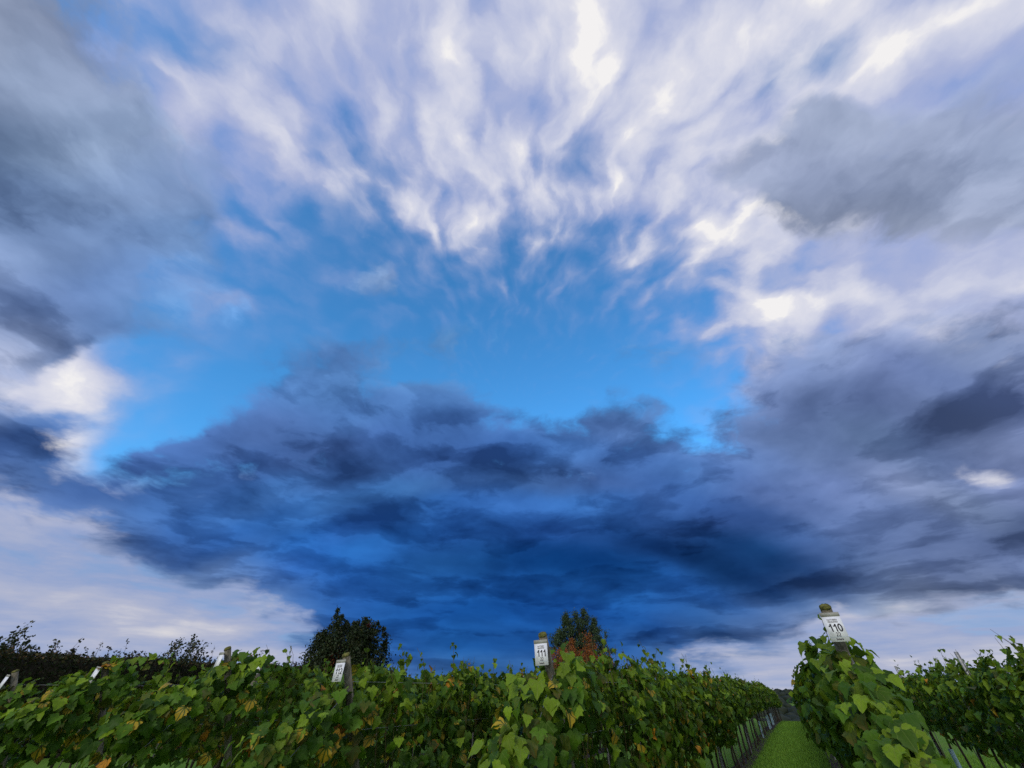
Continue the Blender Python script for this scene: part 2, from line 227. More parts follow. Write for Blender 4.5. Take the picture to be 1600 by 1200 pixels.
        [60, 60, 60, 60, 60, 63, 63, 75, 54, 41, 37, 38, 36, 33, 32, 32, 31, 30, 28, 24, 20, 19, 22, 34, 60, 67, 70, 69, 69, 69, 69, 69],
        [60, 60, 60, 60, 60, 63, 65, 66, 68, 49, 39, 36, 31, 28, 27, 26, 23, 22, 21, 25, 32, 34, 34, 46, 66, 70, 71, 69, 69, 69, 69, 69],
        [60, 60, 60, 60, 61, 63, 66, 64, 57, 49, 39, 36, 39, 38, 34, 31, 31, 34, 37, 37, 33, 34, 43, 50, 69, 73, 72, 69, 69, 69, 69, 69],
        [60, 60, 60, 60, 61, 64, 66, 66, 58, 48, 40, 33, 32, 31, 31, 31, 30, 30, 30, 31, 32, 41, 47, 60, 75, 73, 72, 70, 69, 69, 69, 69],
        [60, 60, 60, 60, 62, 64, 66, 66, 62, 54, 45, 39, 34, 32, 31, 30, 30, 30, 31, 34, 42, 46, 55, 68, 74, 73, 72, 70, 69, 69, 69, 69],
        [60, 60, 60, 60, 62, 64, 66, 66, 63, 57, 51, 46, 40, 39, 38, 37, 36, 37, 38, 40, 46, 51, 60, 68, 74, 73, 72, 70, 69, 69, 69, 69],
        [60, 60, 60, 60, 62, 64, 66, 66, 62, 57, 51, 47, 43, 41, 39, 38, 38, 38, 39, 42, 46, 51, 59, 68, 73, 74, 72, 71, 69, 69, 69, 69],
    ],
    'blue': [
        [78, 78, 78, 78, 78, 78, 78, 78, 78, 78, 78, 78, 78, 78, 78, 78, 78, 78, 78, 78, 78, 78, 78, 78, 78, 78, 78, 78, 78, 78, 78, 78],
        [78, 78, 78, 78, 78, 78, 78, 78, 78, 78, 78, 78, 78, 78, 78, 78, 78, 78, 78, 78, 78, 78, 78, 78, 78, 78, 78, 78, 78, 78, 78, 78],
        [78, 78, 78, 78, 78, 78, 78, 78, 78, 78, 78, 78, 78, 78, 78, 78, 78, 78, 78, 78, 78, 78, 78, 78, 78, 78, 78, 78, 78, 78, 78, 78],
        [78, 78, 78, 75, 75, 75, 75, 75, 75, 75, 76, 81, 81, 81, 81, 81, 81, 82, 82, 82, 82, 82, 82, 82, 82, 82, 82, 82, 82, 78, 78, 78],
        [78, 78, 71, 72, 73, 74, 75, 75, 75, 75, 79, 81, 81, 81, 81, 81, 81, 82, 82, 82, 82, 82, 82, 81, 81, 81, 81, 80, 79, 76, 78, 78],
        [78, 78, 73, 73, 70, 71, 71, 72, 73, 74, 78, 80, 80, 80, 80, 80, 81, 82, 82, 82, 82, 81, 80, 80, 79, 78, 77, 76, 77, 77, 78, 78],
        [78, 72, 86, 72, 76, 72, 70, 71, 71, 73, 77, 81, 82, 82, 82, 82, 82, 81, 78, 78, 76, 76, 78, 77, 76, 75, 77, 80, 77, 72, 68, 78],
        [76, 78, 70, 83, 71, 75, 75, 73, 71, 73, 78, 83, 83, 83, 83, 83, 83, 81, 78, 77, 75, 75, 76, 76, 77, 79, 79, 76, 73, 74, 66, 79],
        [76, 80, 71, 77, 82, 73, 73, 75, 73, 76, 81, 84, 83, 83, 84, 84, 84, 83, 79, 79, 77, 77, 78, 80, 79, 77, 75, 73, 73, 69, 70, 79],
        [76, 79, 75, 70, 79, 83, 76, 71, 72, 80, 83, 83, 82, 81, 82, 83, 83, 83, 82, 81, 82, 81, 79, 78, 76, 74, 73, 73, 72, 67, 75, 79],
        [76, 77, 80, 72, 69, 79, 84, 77, 68, 81, 84, 83, 81, 80, 82, 83, 83, 83, 83, 82, 80, 79, 78, 74, 72, 72, 73, 73, 68, 66, 77, 79],
        [76, 76, 79, 75, 71, 69, 72, 83, 75, 81, 82, 80, 79, 79, 81, 82, 82, 82, 82, 81, 79, 78, 74, 68, 68, 70, 73, 70, 67, 70, 79, 79],
        [76, 76, 79, 80, 73, 71, 65, 72, 79, 81, 77, 74, 76, 77, 79, 79, 79, 79, 80, 80, 79, 78, 70, 64, 60, 68, 70, 67, 66, 75, 79, 79],
        [76, 76, 77, 80, 77, 72, 65, 67, 71, 74, 73, 72, 74, 76, 78, 79, 79, 79, 79, 79, 79, 72, 65, 58, 61, 69, 66, 66, 70, 77, 79, 79],
        [76, 76, 76, 79, 80, 76, 69, 66, 68, 66, 67, 70, 72, 73, 74, 76, 78, 77, 76, 75, 75, 66, 61, 62, 73, 66, 63, 67, 74, 79, 79, 79],
        [76, 76, 76, 78, 79, 80, 73, 66, 73, 66, 64, 65, 68, 69, 70, 71, 72, 72, 71, 71, 72, 67, 67, 70, 64, 62, 63, 71, 77, 79, 79, 79],
        [76, 76, 76, 76, 79, 80, 77, 69, 67, 72, 69, 62, 62, 65, 66, 68, 69, 69, 69, 68, 68, 68, 66, 64, 62, 61, 70, 75, 79, 79, 79, 79],
        [76, 76, 76, 76, 77, 79, 78, 71, 68, 68, 69, 73, 65, 63, 63, 62, 61, 60, 61, 62, 63, 60, 56, 56, 60, 69, 75, 77, 79, 79, 79, 79],
        [76, 76, 76, 76, 76, 76, 80, 73, 74, 69, 71, 67, 67, 67, 68, 69, 70, 71, 69, 63, 55, 45, 41, 47, 62, 76, 77, 79, 79, 79, 79, 79],
        [76, 76, 76, 76, 76, 77, 77, 78, 74, 72, 70, 69, 66, 62, 61, 60, 60, 58, 54, 48, 41, 38, 44, 57, 72, 77, 79, 79, 79, 79, 79, 79],
        [76, 76, 76, 76, 76, 77, 77, 76, 75, 73, 71, 68, 59, 53, 52, 51, 48, 46, 45, 50, 61, 63, 58, 66, 76, 78, 79, 79, 79, 79, 79, 79],
        [76, 76, 76, 76, 76, 77, 79, 76, 74, 70, 67, 68, 71, 69, 64, 60, 60, 64, 68, 68, 62, 60, 65, 68, 76, 79, 79, 79, 79, 79, 79, 79],
        [76, 76, 76, 76, 76, 78, 79, 79, 75, 69, 66, 62, 61, 61, 61, 61, 60, 60, 60, 60, 61, 64, 67, 73, 79, 79, 79, 79, 79, 79, 79, 79],
        [76, 76, 76, 76, 77, 78, 79, 79, 78, 74, 67, 65, 63, 60, 59, 58, 58, 58, 59, 62, 65, 67, 72, 77, 79, 79, 79, 79, 79, 79, 79, 79],
        [76, 76, 76, 76, 77, 78, 79, 79, 78, 76, 73, 70, 66, 64, 63, 62, 62, 62, 63, 65, 68, 71, 74, 78, 79, 79, 79, 79, 79, 79, 79, 79],
        [76, 76, 76, 76, 77, 78, 79, 79, 78, 76, 73, 72, 70, 69, 68, 67, 66, 67, 67, 68, 69, 71, 74, 77, 79, 79, 79, 79, 79, 79, 79, 79],
    ],
}


def build_sky():
    g = G(NT)
    tc = g.n('ShaderNodeTexCoord')
    d = g.v('NORMALIZE', tc.outputs['Generated'])
    x, y, z = g.xyz(d)
    zc = g.m('MAXIMUM', z, -0.02)
    inv = g.m('DIVIDE', 1.0, g.m('ADD', zc, 1.0))
    P = g.vec(g.m('MULTIPLY', x, inv), g.m('MULTIPLY', y, inv), 0.0)
    # cloud detail lives on the dome, flattened towards the horizon
    D = g.vec(x, y, g.m('MULTIPLY', z, 1.9))
    warp = g.v('SUBTRACT', g.noise(D, 4.5, 5, 0.55, col=True), (0.5, 0.5, 0.5))
    X, Y, _ = g.xyz(g.v('MULTIPLY_ADD', warp, (0.075, 0.065, 0.0), P))
    u = g.m('MULTIPLY_ADD', X, 1 / 2.0, 0.5)
    row = g.m('ADD', g.m('MULTIPLY', g.m('MAXIMUM', Y, 0.0), 22.0), g.m('DIVIDE', g.m('MINIMUM', Y, 0.0), 0.3))
    val = lambda k, j, i: CHART[k][j][i] / 100
    def band(j):                       # one row of the chart as a small node group (fast to build, free to render)
        ng = bpy.data.node_groups.new('chart_row', 'ShaderNodeTree')
        ng.interface.new_socket('u', in_out='INPUT', socket_type='NodeSocketFloat')
        ng.interface.new_socket('amount', in_out='OUTPUT', socket_type='NodeSocketColor')
        ng.interface.new_socket('colour', in_out='OUTPUT', socket_type='NodeSocketColor')
        h = G(ng); gi = h.n('NodeGroupInput'); go = h.n('NodeGroupOutput')
        for q, ks in enumerate((('cover', 'veil', 'glow'), ('red', 'green', 'blue'))):
            o = h.ramp(gi.outputs[0], [(i / 31, [val(k, j, i) for k in ks]) for i in range(32)], 'B_SPLINE')
            ng.links.new(o, go.inputs[q])
        return ng
    bands = [band(j) for j in range(26)]
    A = B = None
    for j in range(26):
        nd = g.n('ShaderNodeGroup'); nd.node_tree = bands[j]
        g.put(nd.inputs[0], u)
        ra, rb = nd.outputs[0], nd.outputs[1]
        if A is None: A, B = ra, rb
        else:
            t = g.smooth(row, j - 4.0, j - 3.0)
            A, B = g.mix(t, A, ra), g.mix(t, B, rb)
    cover, veil, glow = g.xyz(A)
    br, bg_, bb = g.xyz(B)
    lowcol = g.vec(g.m('POWER', br, 2.2), g.m('POWER', bg_, 2.2), g.m('POWER', bb, 2.38))
    # clear sky
    sky = g.n('ShaderNodeTexSky'); sky.sky_type = 'NISHITA'; sky.sun_disc = False
    sky.sun_elevation = R(SUN_EL); sky.sun_rotation = R(SUN_AZ)
    sky.air_density = 1.0; sky.dust_density = 0.3; sky.ozone_density = 2.0
    clear = g.mix(1.0, sky.outputs[0], CLEAR_TINT, 'MULTIPLY')
    # low cloud with billowed edges, lit from above; flattened by perspective towards the horizon
    zl = g.m('MULTIPLY', g.m('LOGARITHM', g.m('ADD', zc, 0.13), 2.718), 0.95)
    D2 = g.v('MULTIPLY_ADD', warp, (0.16, 0.16, 0.14), g.vec(x, y, zl))
    n4 = g.noise(g.v('MULTIPLY_ADD', D2, (1.0, 1.0, 1.5), (9.4, 2.2, 6.1)), 3.6, 8, 0.56)
    # high veil, combed by the wind towards the viewer
    q = g.v('SUBTRACT', P, (0.0, 0.52, 0.0))
    ln = g.v('LENGTH', q)
    qn = g.v('NORMALIZE', g.v('MULTIPLY_ADD', warp, (0.07, 0.07, 0.0), q))
    qx, qy, _ = g.xyz(qn)
    S = g.vec(g.m('MULTIPLY', qx, 9.5), g.m('MULTIPLY', qy, 9.5), g.m('MULTIPLY', g.m('LOGARITHM', g.m('ADD', ln, 0.10), 2.718), 8.6))
    S = g.v('MULTIPLY_ADD', warp, (0.6, 0.6, 0.8), S)
    st = g.noise(S, 1.0, 1.5, 0.4)
    st2 = g.noise(g.v('ADD', S, (7.3, 1.1, 4.0)), 2.4, 5, 0.55)
    both = g.m('MULTIPLY_ADD', g.m('SUBTRACT', st, 0.5), 1.55, g.m('MULTIPLY', g.m('SUBTRACT', st2, 0.5), 0.42))
    low = g.smooth(z, 0.16, 0.34, 1.0, 0.0)
    flat = g.m('MULTIPLY', g.m('SUBTRACT', 0.5, n4), 2.0)
    both = g.m('ADD', g.m('MULTIPLY', both, g.m('SUBTRACT', 1.0, low)), g.m('MULTIPLY', flat, low))
    amp = g.smooth(veil, 0.05, 0.55, 0.35, 1.0)
    both = g.m('MULTIPLY', both, amp)
    vm = g.m('MULTIPLY_ADD', both, 0.85, g.m('MULTIPLY', veil, 1.06))
    vmask = g.m('MAXIMUM', g.smooth(vm, 0.0, 0.95), g.m('MULTIPLY', low, 0.97))
    vb = g.m('MULTIPLY_ADD', both, 0.8, g.m('ADD', glow, -0.13))
    vcol = g.ramp(vb, [(0.0, lin('5a8bcf')), (0.35, lin('8fa3d6')), (0.6, lin('aab4d8')), (0.8, lin('cbcfe3')), (0.92, lin('dcdde9')), (1.0, lin('f3f1f1'))])
    vcol = g.v('MULTIPLY', vcol, g.mix(low, (10.0, 10.0, 10.0, 1), (10.9, 10.3, 9.0, 1)))
    back = g.mix(vmask, clear, vcol)
    n1 = g.noise(D2, 3.8, 7, 0.52)
    n2 = g.noise(g.v('ADD', D2, (0.0, 0.0, 0.09)), 3.8, 4, 0.50)
    n3 = g.noise(g.v('ADD', D2, (3.1, 5.7, 1.3)), 9.0, 7, 0.58)
    cm = g.m('MULTIPLY_ADD', g.m('SUBTRACT', n1, 0.5), 0.8, g.m('MULTIPLY_ADD', g.m('SUBTRACT', n3, 0.5), 0.75, cover))
    cmask = g.smooth(cm, 0.37, 0.66)
    relief = g.m('SUBTRACT', n1, n2)
    shade = g.m('MULTIPLY_ADD', relief, 1.8, g.m('MULTIPLY_ADD', g.m('SUBTRACT', n3, 0.5), 0.42, 0.76))
    # ragged decks: thicker, darker shelves in front of paler cloud
    deck = g.smooth(n4, 0.46, 0.54)
    depth = g.smooth(n4, 0.50, 0.72)
    soft = g.smooth(z, 0.42, 0.72, 1.0, 0.35)
    dk = g.m('MULTIPLY_ADD', deck, -0.34, g.m('MULTIPLY', depth, -0.30))
    shade = g.m('ADD', shade, g.m('MULTIPLY_ADD', dk, soft, g.m('MULTIPLY_ADD', soft, 0.22, 0.16)))
    edge = g.m('SUBTRACT', 1.0, g.smooth(cm, 0.45, 0.95))
    shade = g.m('MAXIMUM', g.m('MULTIPLY', shade, g.m('MULTIPLY_ADD', edge, 0.06, 1.0)), 0.4)
    tone = g.vec(g.m('POWER', shade, 1.2), g.m('POWER', shade, 1.08), g.m('POWER', shade, 0.9))
    lc = g.v('SCALE', g.v('MULTIPLY', lowcol, tone), 10.0)
    col = g.mix(cmask, back, lc)
    bg = g.n('ShaderNodeBackground'); bg.inputs['Strength'].default_value = 0.1
    NT.links.new(col, bg.inputs['Color'])
    out = g.n('ShaderNodeOutputWorld')
    NT.links.new(bg.outputs[0], out.inputs['Surface'])
build_sky()
scene.world = world

# ------------------------------------------------------------------ sun (veiled), exposure
sun_d = bpy.data.lights.new('sun', 'SUN')
sun_d.energy = 1.5
sun_d.angle = R(20)
sun_d.color = (1.0, 0.94, 0.86)
sun = bpy.data.objects.new('sun', sun_d)
C.objects.link(sun)
_s = Vector((math.sin(R(SUN_AZ)) * math.cos(R(SUN_EL)), math.cos(R(SUN_AZ)) * math.cos(R(SUN_EL)), math.sin(R(SUN_EL))))
sun.rotation_euler = _s.to_track_quat('Z', 'Y').to_euler()
sun.location = _s * 50
vs = scene.view_settings
vs.view_transform = 'Standard'; vs.look = 'None'; vs.exposure = 0.0; vs.gamma = 1.0; vs.use_curve_mapping = False
scene.cycles.use_adaptive_sampling = True
scene.cycles.adaptive_threshold = 0.015
scene.cycles.max_bounces = 6
scene.cycles.use_denoising = False

# ------------------------------------------------------------------ helpers
UP = Vector((0, 0, 1))
DV = np.array([0.5, math.sqrt(0.75), 0.0])           # along the vine rows
DU = np.array([math.sqrt(0.75), -0.5, 0.0])          # across them
ORD = ['first', 'second', 'third', 'fourth', 'fifth', 'sixth', 'seventh', 'eighth']

def uv2w(u, v, z=0.0): return DU * u + DV * v + np.array([0, 0, z])

def gz(x, y):
    """ground height: level by the camera, then over a brow into a valley and up a far rise"""
    v = x * DV[0] + y * DV[1]
    r = math.hypot(x, y)
    t = max(0.0, v - 30.0)
    z = -0.0012 * t * t if t < 60 else -4.32 - 0.144 * (t - 60)
    z = max(z, -22.0)
    if r > 500:
        s = min(1.0, (r - 500) / 1100.0); s = s * s * (3 - 2 * s)
        z = z + (-1.0 - z) * s
    return z

def mesh_np(name, V, F, mats, midx=None, uvs=None, smooth=False):
    V = np.asarray(V, np.float32); F = np.asarray(F, np.int32)
    me = bpy.data.meshes.new(name)
    k = F.shape[1]
    me.vertices.add(len(V)); me.vertices.foreach_set('co', V.ravel())
    me.loops.add(F.size); me.loops.foreach_set('vertex_index', F.ravel())
    me.polygons.add(len(F))
    me.polygons.foreach_set('loop_start', np.arange(0, F.size, k, dtype=np.int32))
    me.polygons.foreach_set('loop_total', np.full(len(F), k, np.int32))
    for m in mats: me.materials.append(m)
    if midx is not None: me.polygons.foreach_set('material_index', np.asarray(midx, np.int32))
    if smooth: me.polygons.foreach_set('use_smooth', np.ones(len(F), bool))
    if uvs is not None:
        lay = me.uv_layers.new(name='UVMap')
        lay.data.foreach_set('uv', np.asarray(uvs, np.float32)[F.ravel()].ravel())
    me.update(calc_edges=True)
    return me

def obj(name, me, parent=None, loc=(0, 0, 0), kind=None):
    o = bpy.data.objects.new(name, me); C.objects.link(o)
    o.location = loc
    if parent is not None: o.parent = parent
    if kind: o['kind'] = kind
    return o

def tag(o, label, cat, group=None):
    o['label'] = label; o['category'] = cat
    if group: o['group'] = group
    return o

def empty(name, loc, label, cat, group=None):
    e = bpy.data.objects.new(name, None); C.objects.link(e)
    e.location = loc; e.empty_display_size = 0.1
    return tag(e, label, cat, group)

def tube(pts, rad, sides=8, caps=True):
    """tapered tube through pts; returns V, F(tri)"""
    pts = [Vector(p) for p in pts]; n = len(pts)
    if not hasattr(rad, '__len__'): rad = [rad] * n
    V = []; F = []
    ref = Vector((0.31, 0.77, 0.2))
    for i, p in enumerate(pts):
        t = (pts[min(i + 1, n - 1)] - pts[max(i - 1, 0)]).normalized()
        a = t.cross(ref)
        if a.length < 1e-3: a = t.cross(Vector((1, 0, 0)))
        a.normalize(); b = t.cross(a)
        for k in range(sides):
            w = 2 * math.pi * k / sides
            V.append(p + (a * math.cos(w) + b * math.sin(w)) * rad[i])
    for i in range(n - 1):
        for k in range(sides):
            a = i * sides + k; b = i * sides + (k + 1) % sides
            F += [(a, a + sides, b + sides), (a, b + sides, b)]
    if caps:
        V += [pts[0], pts[-1]]; c0, c1 = len(V) - 2, len(V) - 1
        for k in range(sides):
            F += [(c0, k, (k + 1) % sides), (c1, (n - 1) * sides + (k + 1) % sides, (n - 1) * sides + k)]
    return np.array([tuple(v) for v in V]), np.array(F)

def join(parts):
    V, F, o = [], [], 0
    for v, f in parts:
        V.append(v); F.append(f + o); o += len(v)
    return np.concatenate(V), np.concatenate(F)

# ------------------------------------------------------------------ materials
def new_mat(name):
    m = bpy.data.materials.new(name); m.use_nodes = True
    nt = m.node_tree; nt.nodes.clear(); g = G(nt)
    out = g.n('ShaderNodeOutputMaterial')
    b = g.n('ShaderNodeBsdfPrincipled')
    nt.links.new(b.outputs[0], out.inputs[0])
    return m, g, b, out

def noisy(name, c0, c1, scale, rough=0.85, detail=5, spec=0.25, bump=0.0, stretch=(1, 1, 1), lo=0.35, hi=0.65, metal=0.0):
    m, g, b, out = new_mat(name)
    tc = g.n('ShaderNodeTexCoord')
    v = g.v('MULTIPLY', tc.outputs['Object'], stretch)
    n = g.noise(v, scale, detail, 0.6)
    c = g.mix(g.smooth(n, lo, hi), (*c0, 1), (*c1, 1))
    g.put(b.inputs['Base Color'], c)
    b.inputs['Roughness'].default_value = rough
    b.inputs['Specular IOR Level'].default_value = spec
    b.inputs['Metallic'].default_value = metal
    if bump:
        bp = g.n('ShaderNodeBump'); bp.inputs['Strength'].default_value = bump; bp.inputs['Distance'].default_value = 0.01
        g.put(bp.inputs['Height'], n); g.nt.links.new(bp.outputs[0], b.inputs['Normal'])
    return m

def leaf_mat(name, base, vein, vein_w, rim=None, spread=0.35, trans=0.34, rough=0.5):
    """vine leaf: five veins fan from the stalk, blade mottled, underside paler, some light let through"""
    m, g, b, out = new_mat(name)
    uvn = g.n('ShaderNodeUVMap'); uvn.uv_map = 'UVMap'
    p = g.v('SUBTRACT', uvn.outputs[0], (0.5, 0.12, 0.0))
    px, py, _ = g.xyz(p)
    a = g.m('ABSOLUTE', g.m('ARCTAN2', px, py))
    r = g.v('LENGTH', p)
    d = a
    for w in (0.62, 1.28): d = g.m('MINIMUM', d, g.m('ABSOLUTE', g.m('SUBTRACT', a, w)))
    vd = g.m('MULTIPLY', d, r)
    geo = g.n('ShaderNodeNewGeometry'); oi = g.n('ShaderNodeObjectInfo')
    rnd = g.m('FRACT', g.m('ADD', geo.outputs['Random Per Island'], g.m('MULTIPLY', oi.outputs['Random'], 7.31)))
    nz = g.noise(g.v('ADD', uvn.outputs[0], g.vec(g.m('MULTIPLY', rnd, 37.0), 0.0, 0.0)), 6.0, 4, 0.6)
    k = g.m('MULTIPLY_ADD', g.m('SUBTRACT', rnd, 0.5), 2 * spread, 1.0)
    k = g.m('MULTIPLY', k, g.m('MULTIPLY_ADD', g.m('SUBTRACT', nz, 0.5), 0.7, 1.0))
    c = g.v('SCALE', (*base,), k)
    if rim:
        c = g.mix(g.smooth(g.m('ADD', r, g.m('MULTIPLY', nz, 0.4)), 0.62, 0.9), c, (*rim, 1))
    c = g.mix(g.smooth(vd, vein_w, vein_w * 0.3), c, (*vein, 1))
    c = g.mix(g.m('MULTIPLY', geo.outputs['Backfacing'], 0.3), c, (0.10, 0.145, 0.045, 1))
    g.put(b.inputs['Base Color'], c)
    b.inputs['Roughness'].default_value = rough
    b.inputs['Specular IOR Level'].default_value = 0.16
    tr = g.n('ShaderNodeBsdfTranslucent'); g.put(tr.inputs['Color'], g.v('MULTIPLY', c, (1.4, 1.4, 0.5)))
    mx = g.n('ShaderNodeMixShader'); mx.inputs[0].default_value = trans
    g.nt.links.new(b.outputs[0], mx.inputs[1]); g.nt.links.new(tr.outputs[0], mx.inputs[2])
    g.nt.links.new(mx.outputs[0], out.inputs[0])
    return m

M = {}
LEAF = [
    leaf_mat('leaf_dark_green', (0.042, 0.100, 0.008), (0.08, 0.13, 0.022), 0.014),
    leaf_mat('leaf_mid_green', (0.076, 0.160, 0.010), (0.12, 0.18, 0.03), 0.014),
    leaf_mat('leaf_fresh_green', (0.165, 0.260, 0.015), (0.20, 0.26, 0.04), 0.016),
    leaf_mat('leaf_olive', (0.085, 0.110, 0.012), (0.05, 0.09, 0.012), 0.03, rim=(0.12, 0.10, 0.02)),
    leaf_mat('leaf_yellowing', (0.340, 0.240, 0.018), (0.050, 0.085, 0.010), 0.060, trans=0.2),
    leaf_mat('leaf_orange', (0.400, 0.180, 0.014), (0.16, 0.10, 0.015), 0.03, rim=(0.18, 0.06, 0.01), trans=0.2),
]
M['bark'] = noisy('vine_bark', (0.035, 0.024, 0.016), (0.10, 0.075, 0.052), 30, bump=0.6, stretch=(1, 1, 0.2))
M['shoot'] = noisy('green_shoot', (0.07, 0.09, 0.025), (0.13, 0.09, 0.04), 12)
M['post'] = noisy('weathered_post', (0.085, 0.075, 0.048), (0.20, 0.18, 0.125), 14, bump=0.5, stretch=(4, 4, 0.35))
M['moss'] = noisy('moss', (0.05, 0.055, 0.012), (0.19, 0.18, 0.045), 40, bump=0.8, rough=0.95)
M['plate'] = noisy('sign_white', (0.62, 0.64, 0.64), (0.84, 0.86, 0.88), 16, rough=0.5, lo=0.2, hi=0.55, spec=0.4, detail=3)
M['strip'] = noisy('sign_strip', (0.25, 0.25, 0.20), (0.36, 0.36, 0.31), 30, rough=0.6)
M['ink'] = noisy('sign_ink', (0.006, 0.006, 0.014), (0.012, 0.012, 0.02), 20, rough=0.5)
M['inkgrey'] = noisy('sign_ink_grey', (0.14, 0.14, 0.15), (0.20, 0.20, 0.21), 20, rough=0.5)
M['rule'] = noisy('sign_rule', (0.20, 0.34, 0.42), (0.25, 0.38, 0.45), 20, rough=0.5)
M['steel'] = noisy('galvanised_steel', (0.30, 0.31, 0.32), (0.48, 0.49, 0.50), 25, rough=0.5, metal=0.6)
M['stake'] = noisy('bamboo_stake', (0.22, 0.20, 0.15), (0.38, 0.35, 0.28), 10, stretch=(1, 1, 0.3))
M['guard'] = noisy('pale_blue_guard', (0.30, 0.46, 0.50), (0.42, 0.58, 0.62), 8, rough=0.5)
M['wire'] = M['steel']
M['soil'] = noisy('soil', (0.030, 0.020, 0.014), (0.075, 0.052, 0.036), 3.5, rough=0.95, bump=1.0)

def grass_mat(name, far=False):
    m, g, b, out = new_mat(name)
    tc = g.n('ShaderNodeTexCoord')
    n1 = g.noise(tc.outputs['Object'], 0.7, 4, 0.6)
    n2 = g.noise(tc.outputs['Object'], 14.0, 6, 0.7)
    c = g.mix(g.smooth(n2, 0.3, 0.7), (0.065, 0.150, 0.012, 1), (0.14, 0.275, 0.026, 1))
    c = g.mix(g.m('MULTIPLY', g.smooth(n1, 0.35, 0.7), 0.4), c, (0.15, 0.215, 0.032, 1))
    g.put(b.inputs['Base Color'], c)
    b.inputs['Roughness'].default_value = 0.9; b.inputs['Specular IOR Level'].default_value = 0.15
    bp = g.n('ShaderNodeBump'); bp.inputs['Strength'].default_value = 0.7; bp.inputs['Distance'].default_value = 0.03
    g.put(bp.inputs['Height'], n2); g.nt.links.new(bp.outputs[0], b.inputs['Normal'])
    return m
M['grass'] = grass_mat('grass_ground')

def foliage_mat(name, cols, spread=0.4, trans=0.2):
    """small tree leaves, coloured leaf by leaf"""
    m, g, b, out = new_mat(name)
    geo = g.n('ShaderNodeNewGeometry')
    r = geo.outputs['Random Per Island']
    st = [(i / max(1, len(cols) - 1), c) for i, c in enumerate(cols)]
    c = g.ramp(r, st)
    c = g.v('SCALE', c, g.m('MULTIPLY_ADD', g.m('SUBTRACT', g.m('FRACT', g.m('MULTIPLY', r, 57.3)), 0.5), 2 * spread, 1.0))
    g.put(b.inputs['Base Color'], c)
    b.inputs['Roughness'].default_value = 0.6; b.inputs['Specular IOR Level'].default_value = 0.25
    tr = g.n('ShaderNodeBsdfTranslucent'); g.put(tr.inputs['Color'], c)
    mx = g.n('ShaderNodeMixShader'); mx.inputs[0].default_value = trans
    g.nt.links.new(b.outputs[0], mx.inputs[1]); g.nt.links.new(tr.outputs[0], mx.inputs[2])
    g.nt.links.new(mx.outputs[0], out.inputs[0])
    return m
M['blade'] = foliage_mat('grass_blade', [(0.072, 0.170, 0.012), (0.125, 0.265, 0.022), (0.175, 0.300, 0.034)])
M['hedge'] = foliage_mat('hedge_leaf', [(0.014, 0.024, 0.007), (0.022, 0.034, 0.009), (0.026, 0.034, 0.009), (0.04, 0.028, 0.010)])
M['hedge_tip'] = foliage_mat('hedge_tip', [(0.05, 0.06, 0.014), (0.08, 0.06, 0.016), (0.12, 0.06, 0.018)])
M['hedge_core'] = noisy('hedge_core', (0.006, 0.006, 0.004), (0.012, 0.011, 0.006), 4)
M['maple'] = foliage_mat('maple_leaf', [(0.014, 0.028, 0.009), (0.020, 0.038, 0.011), (0.024, 0.040, 0.011), (0.03, 0.040, 0.011), (0.036, 0.036, 0.010)], trans=0.1)
M['maple_red'] = foliage_mat('maple_red_leaf', [(0.10, 0.022, 0.012), (0.16, 0.05, 0.018)], trans=0.15)
M['poplar'] = foliage_mat('poplar_leaf', [(0.026, 0.050, 0.020), (0.042, 0.076, 0.030), (0.065, 0.100, 0.042)], trans=0.12)
M['orange'] = foliage_mat('autumn_leaf', [(0.22, 0.050, 0.012), (0.36, 0.095, 0.016), (0.28, 0.10, 0.020), (0.10, 0.060, 0.012)], trans=0.15)
M['bush'] = foliage_mat('bush_leaf', [(0.020, 0.020, 0.009), (0.034, 0.032, 0.012), (0.06, 0.030, 0.012)], trans=0.1)
M['shrub'] = foliage_mat('shrub_leaf', [(0.022, 0.036, 0.016), (0.045, 0.062, 0.026), (0.08, 0.07, 0.03)], trans=0.15)
M['wood'] = noisy('tree_bark', (0.02, 0.016, 0.012), (0.06, 0.05, 0.038), 12, bump=0.5, stretch=(1, 1, 0.3))
M['forest'] = noisy('far_wood', (0.012, 0.020, 0.013), (0.030, 0.038, 0.022), 0.05, detail=4)

# ------------------------------------------------------------------ ground, hill, soil strips, grass
def build_ground():
    radii = [0.0] + list(np.geomspace(1.0, 6000, 90))
    na = 160
    V = [(0, 0, 0)]; F3 = []
    for r in radii[1:]:
        for k in range(na):
            a = 2 * math.pi * k / na
            x, y = r * math.sin(a), r * math.cos(a)
            V.append((x, y, gz(x, y)))
    for k in range(na): F3.append((0, 1 + (k + 1) % na, 1 + k))
    for i in range(len(radii) - 2):
        for k in range(na):
            a = 1 + i * na + k; b = 1 + i * na + (k + 1) % na
            F3 += [(a, b, b + na), (a, b + na, a + na)]
    o = obj('ground', mesh_np('ground', V, F3, [M['grass']], smooth=True)); o['kind'] = 'structure'

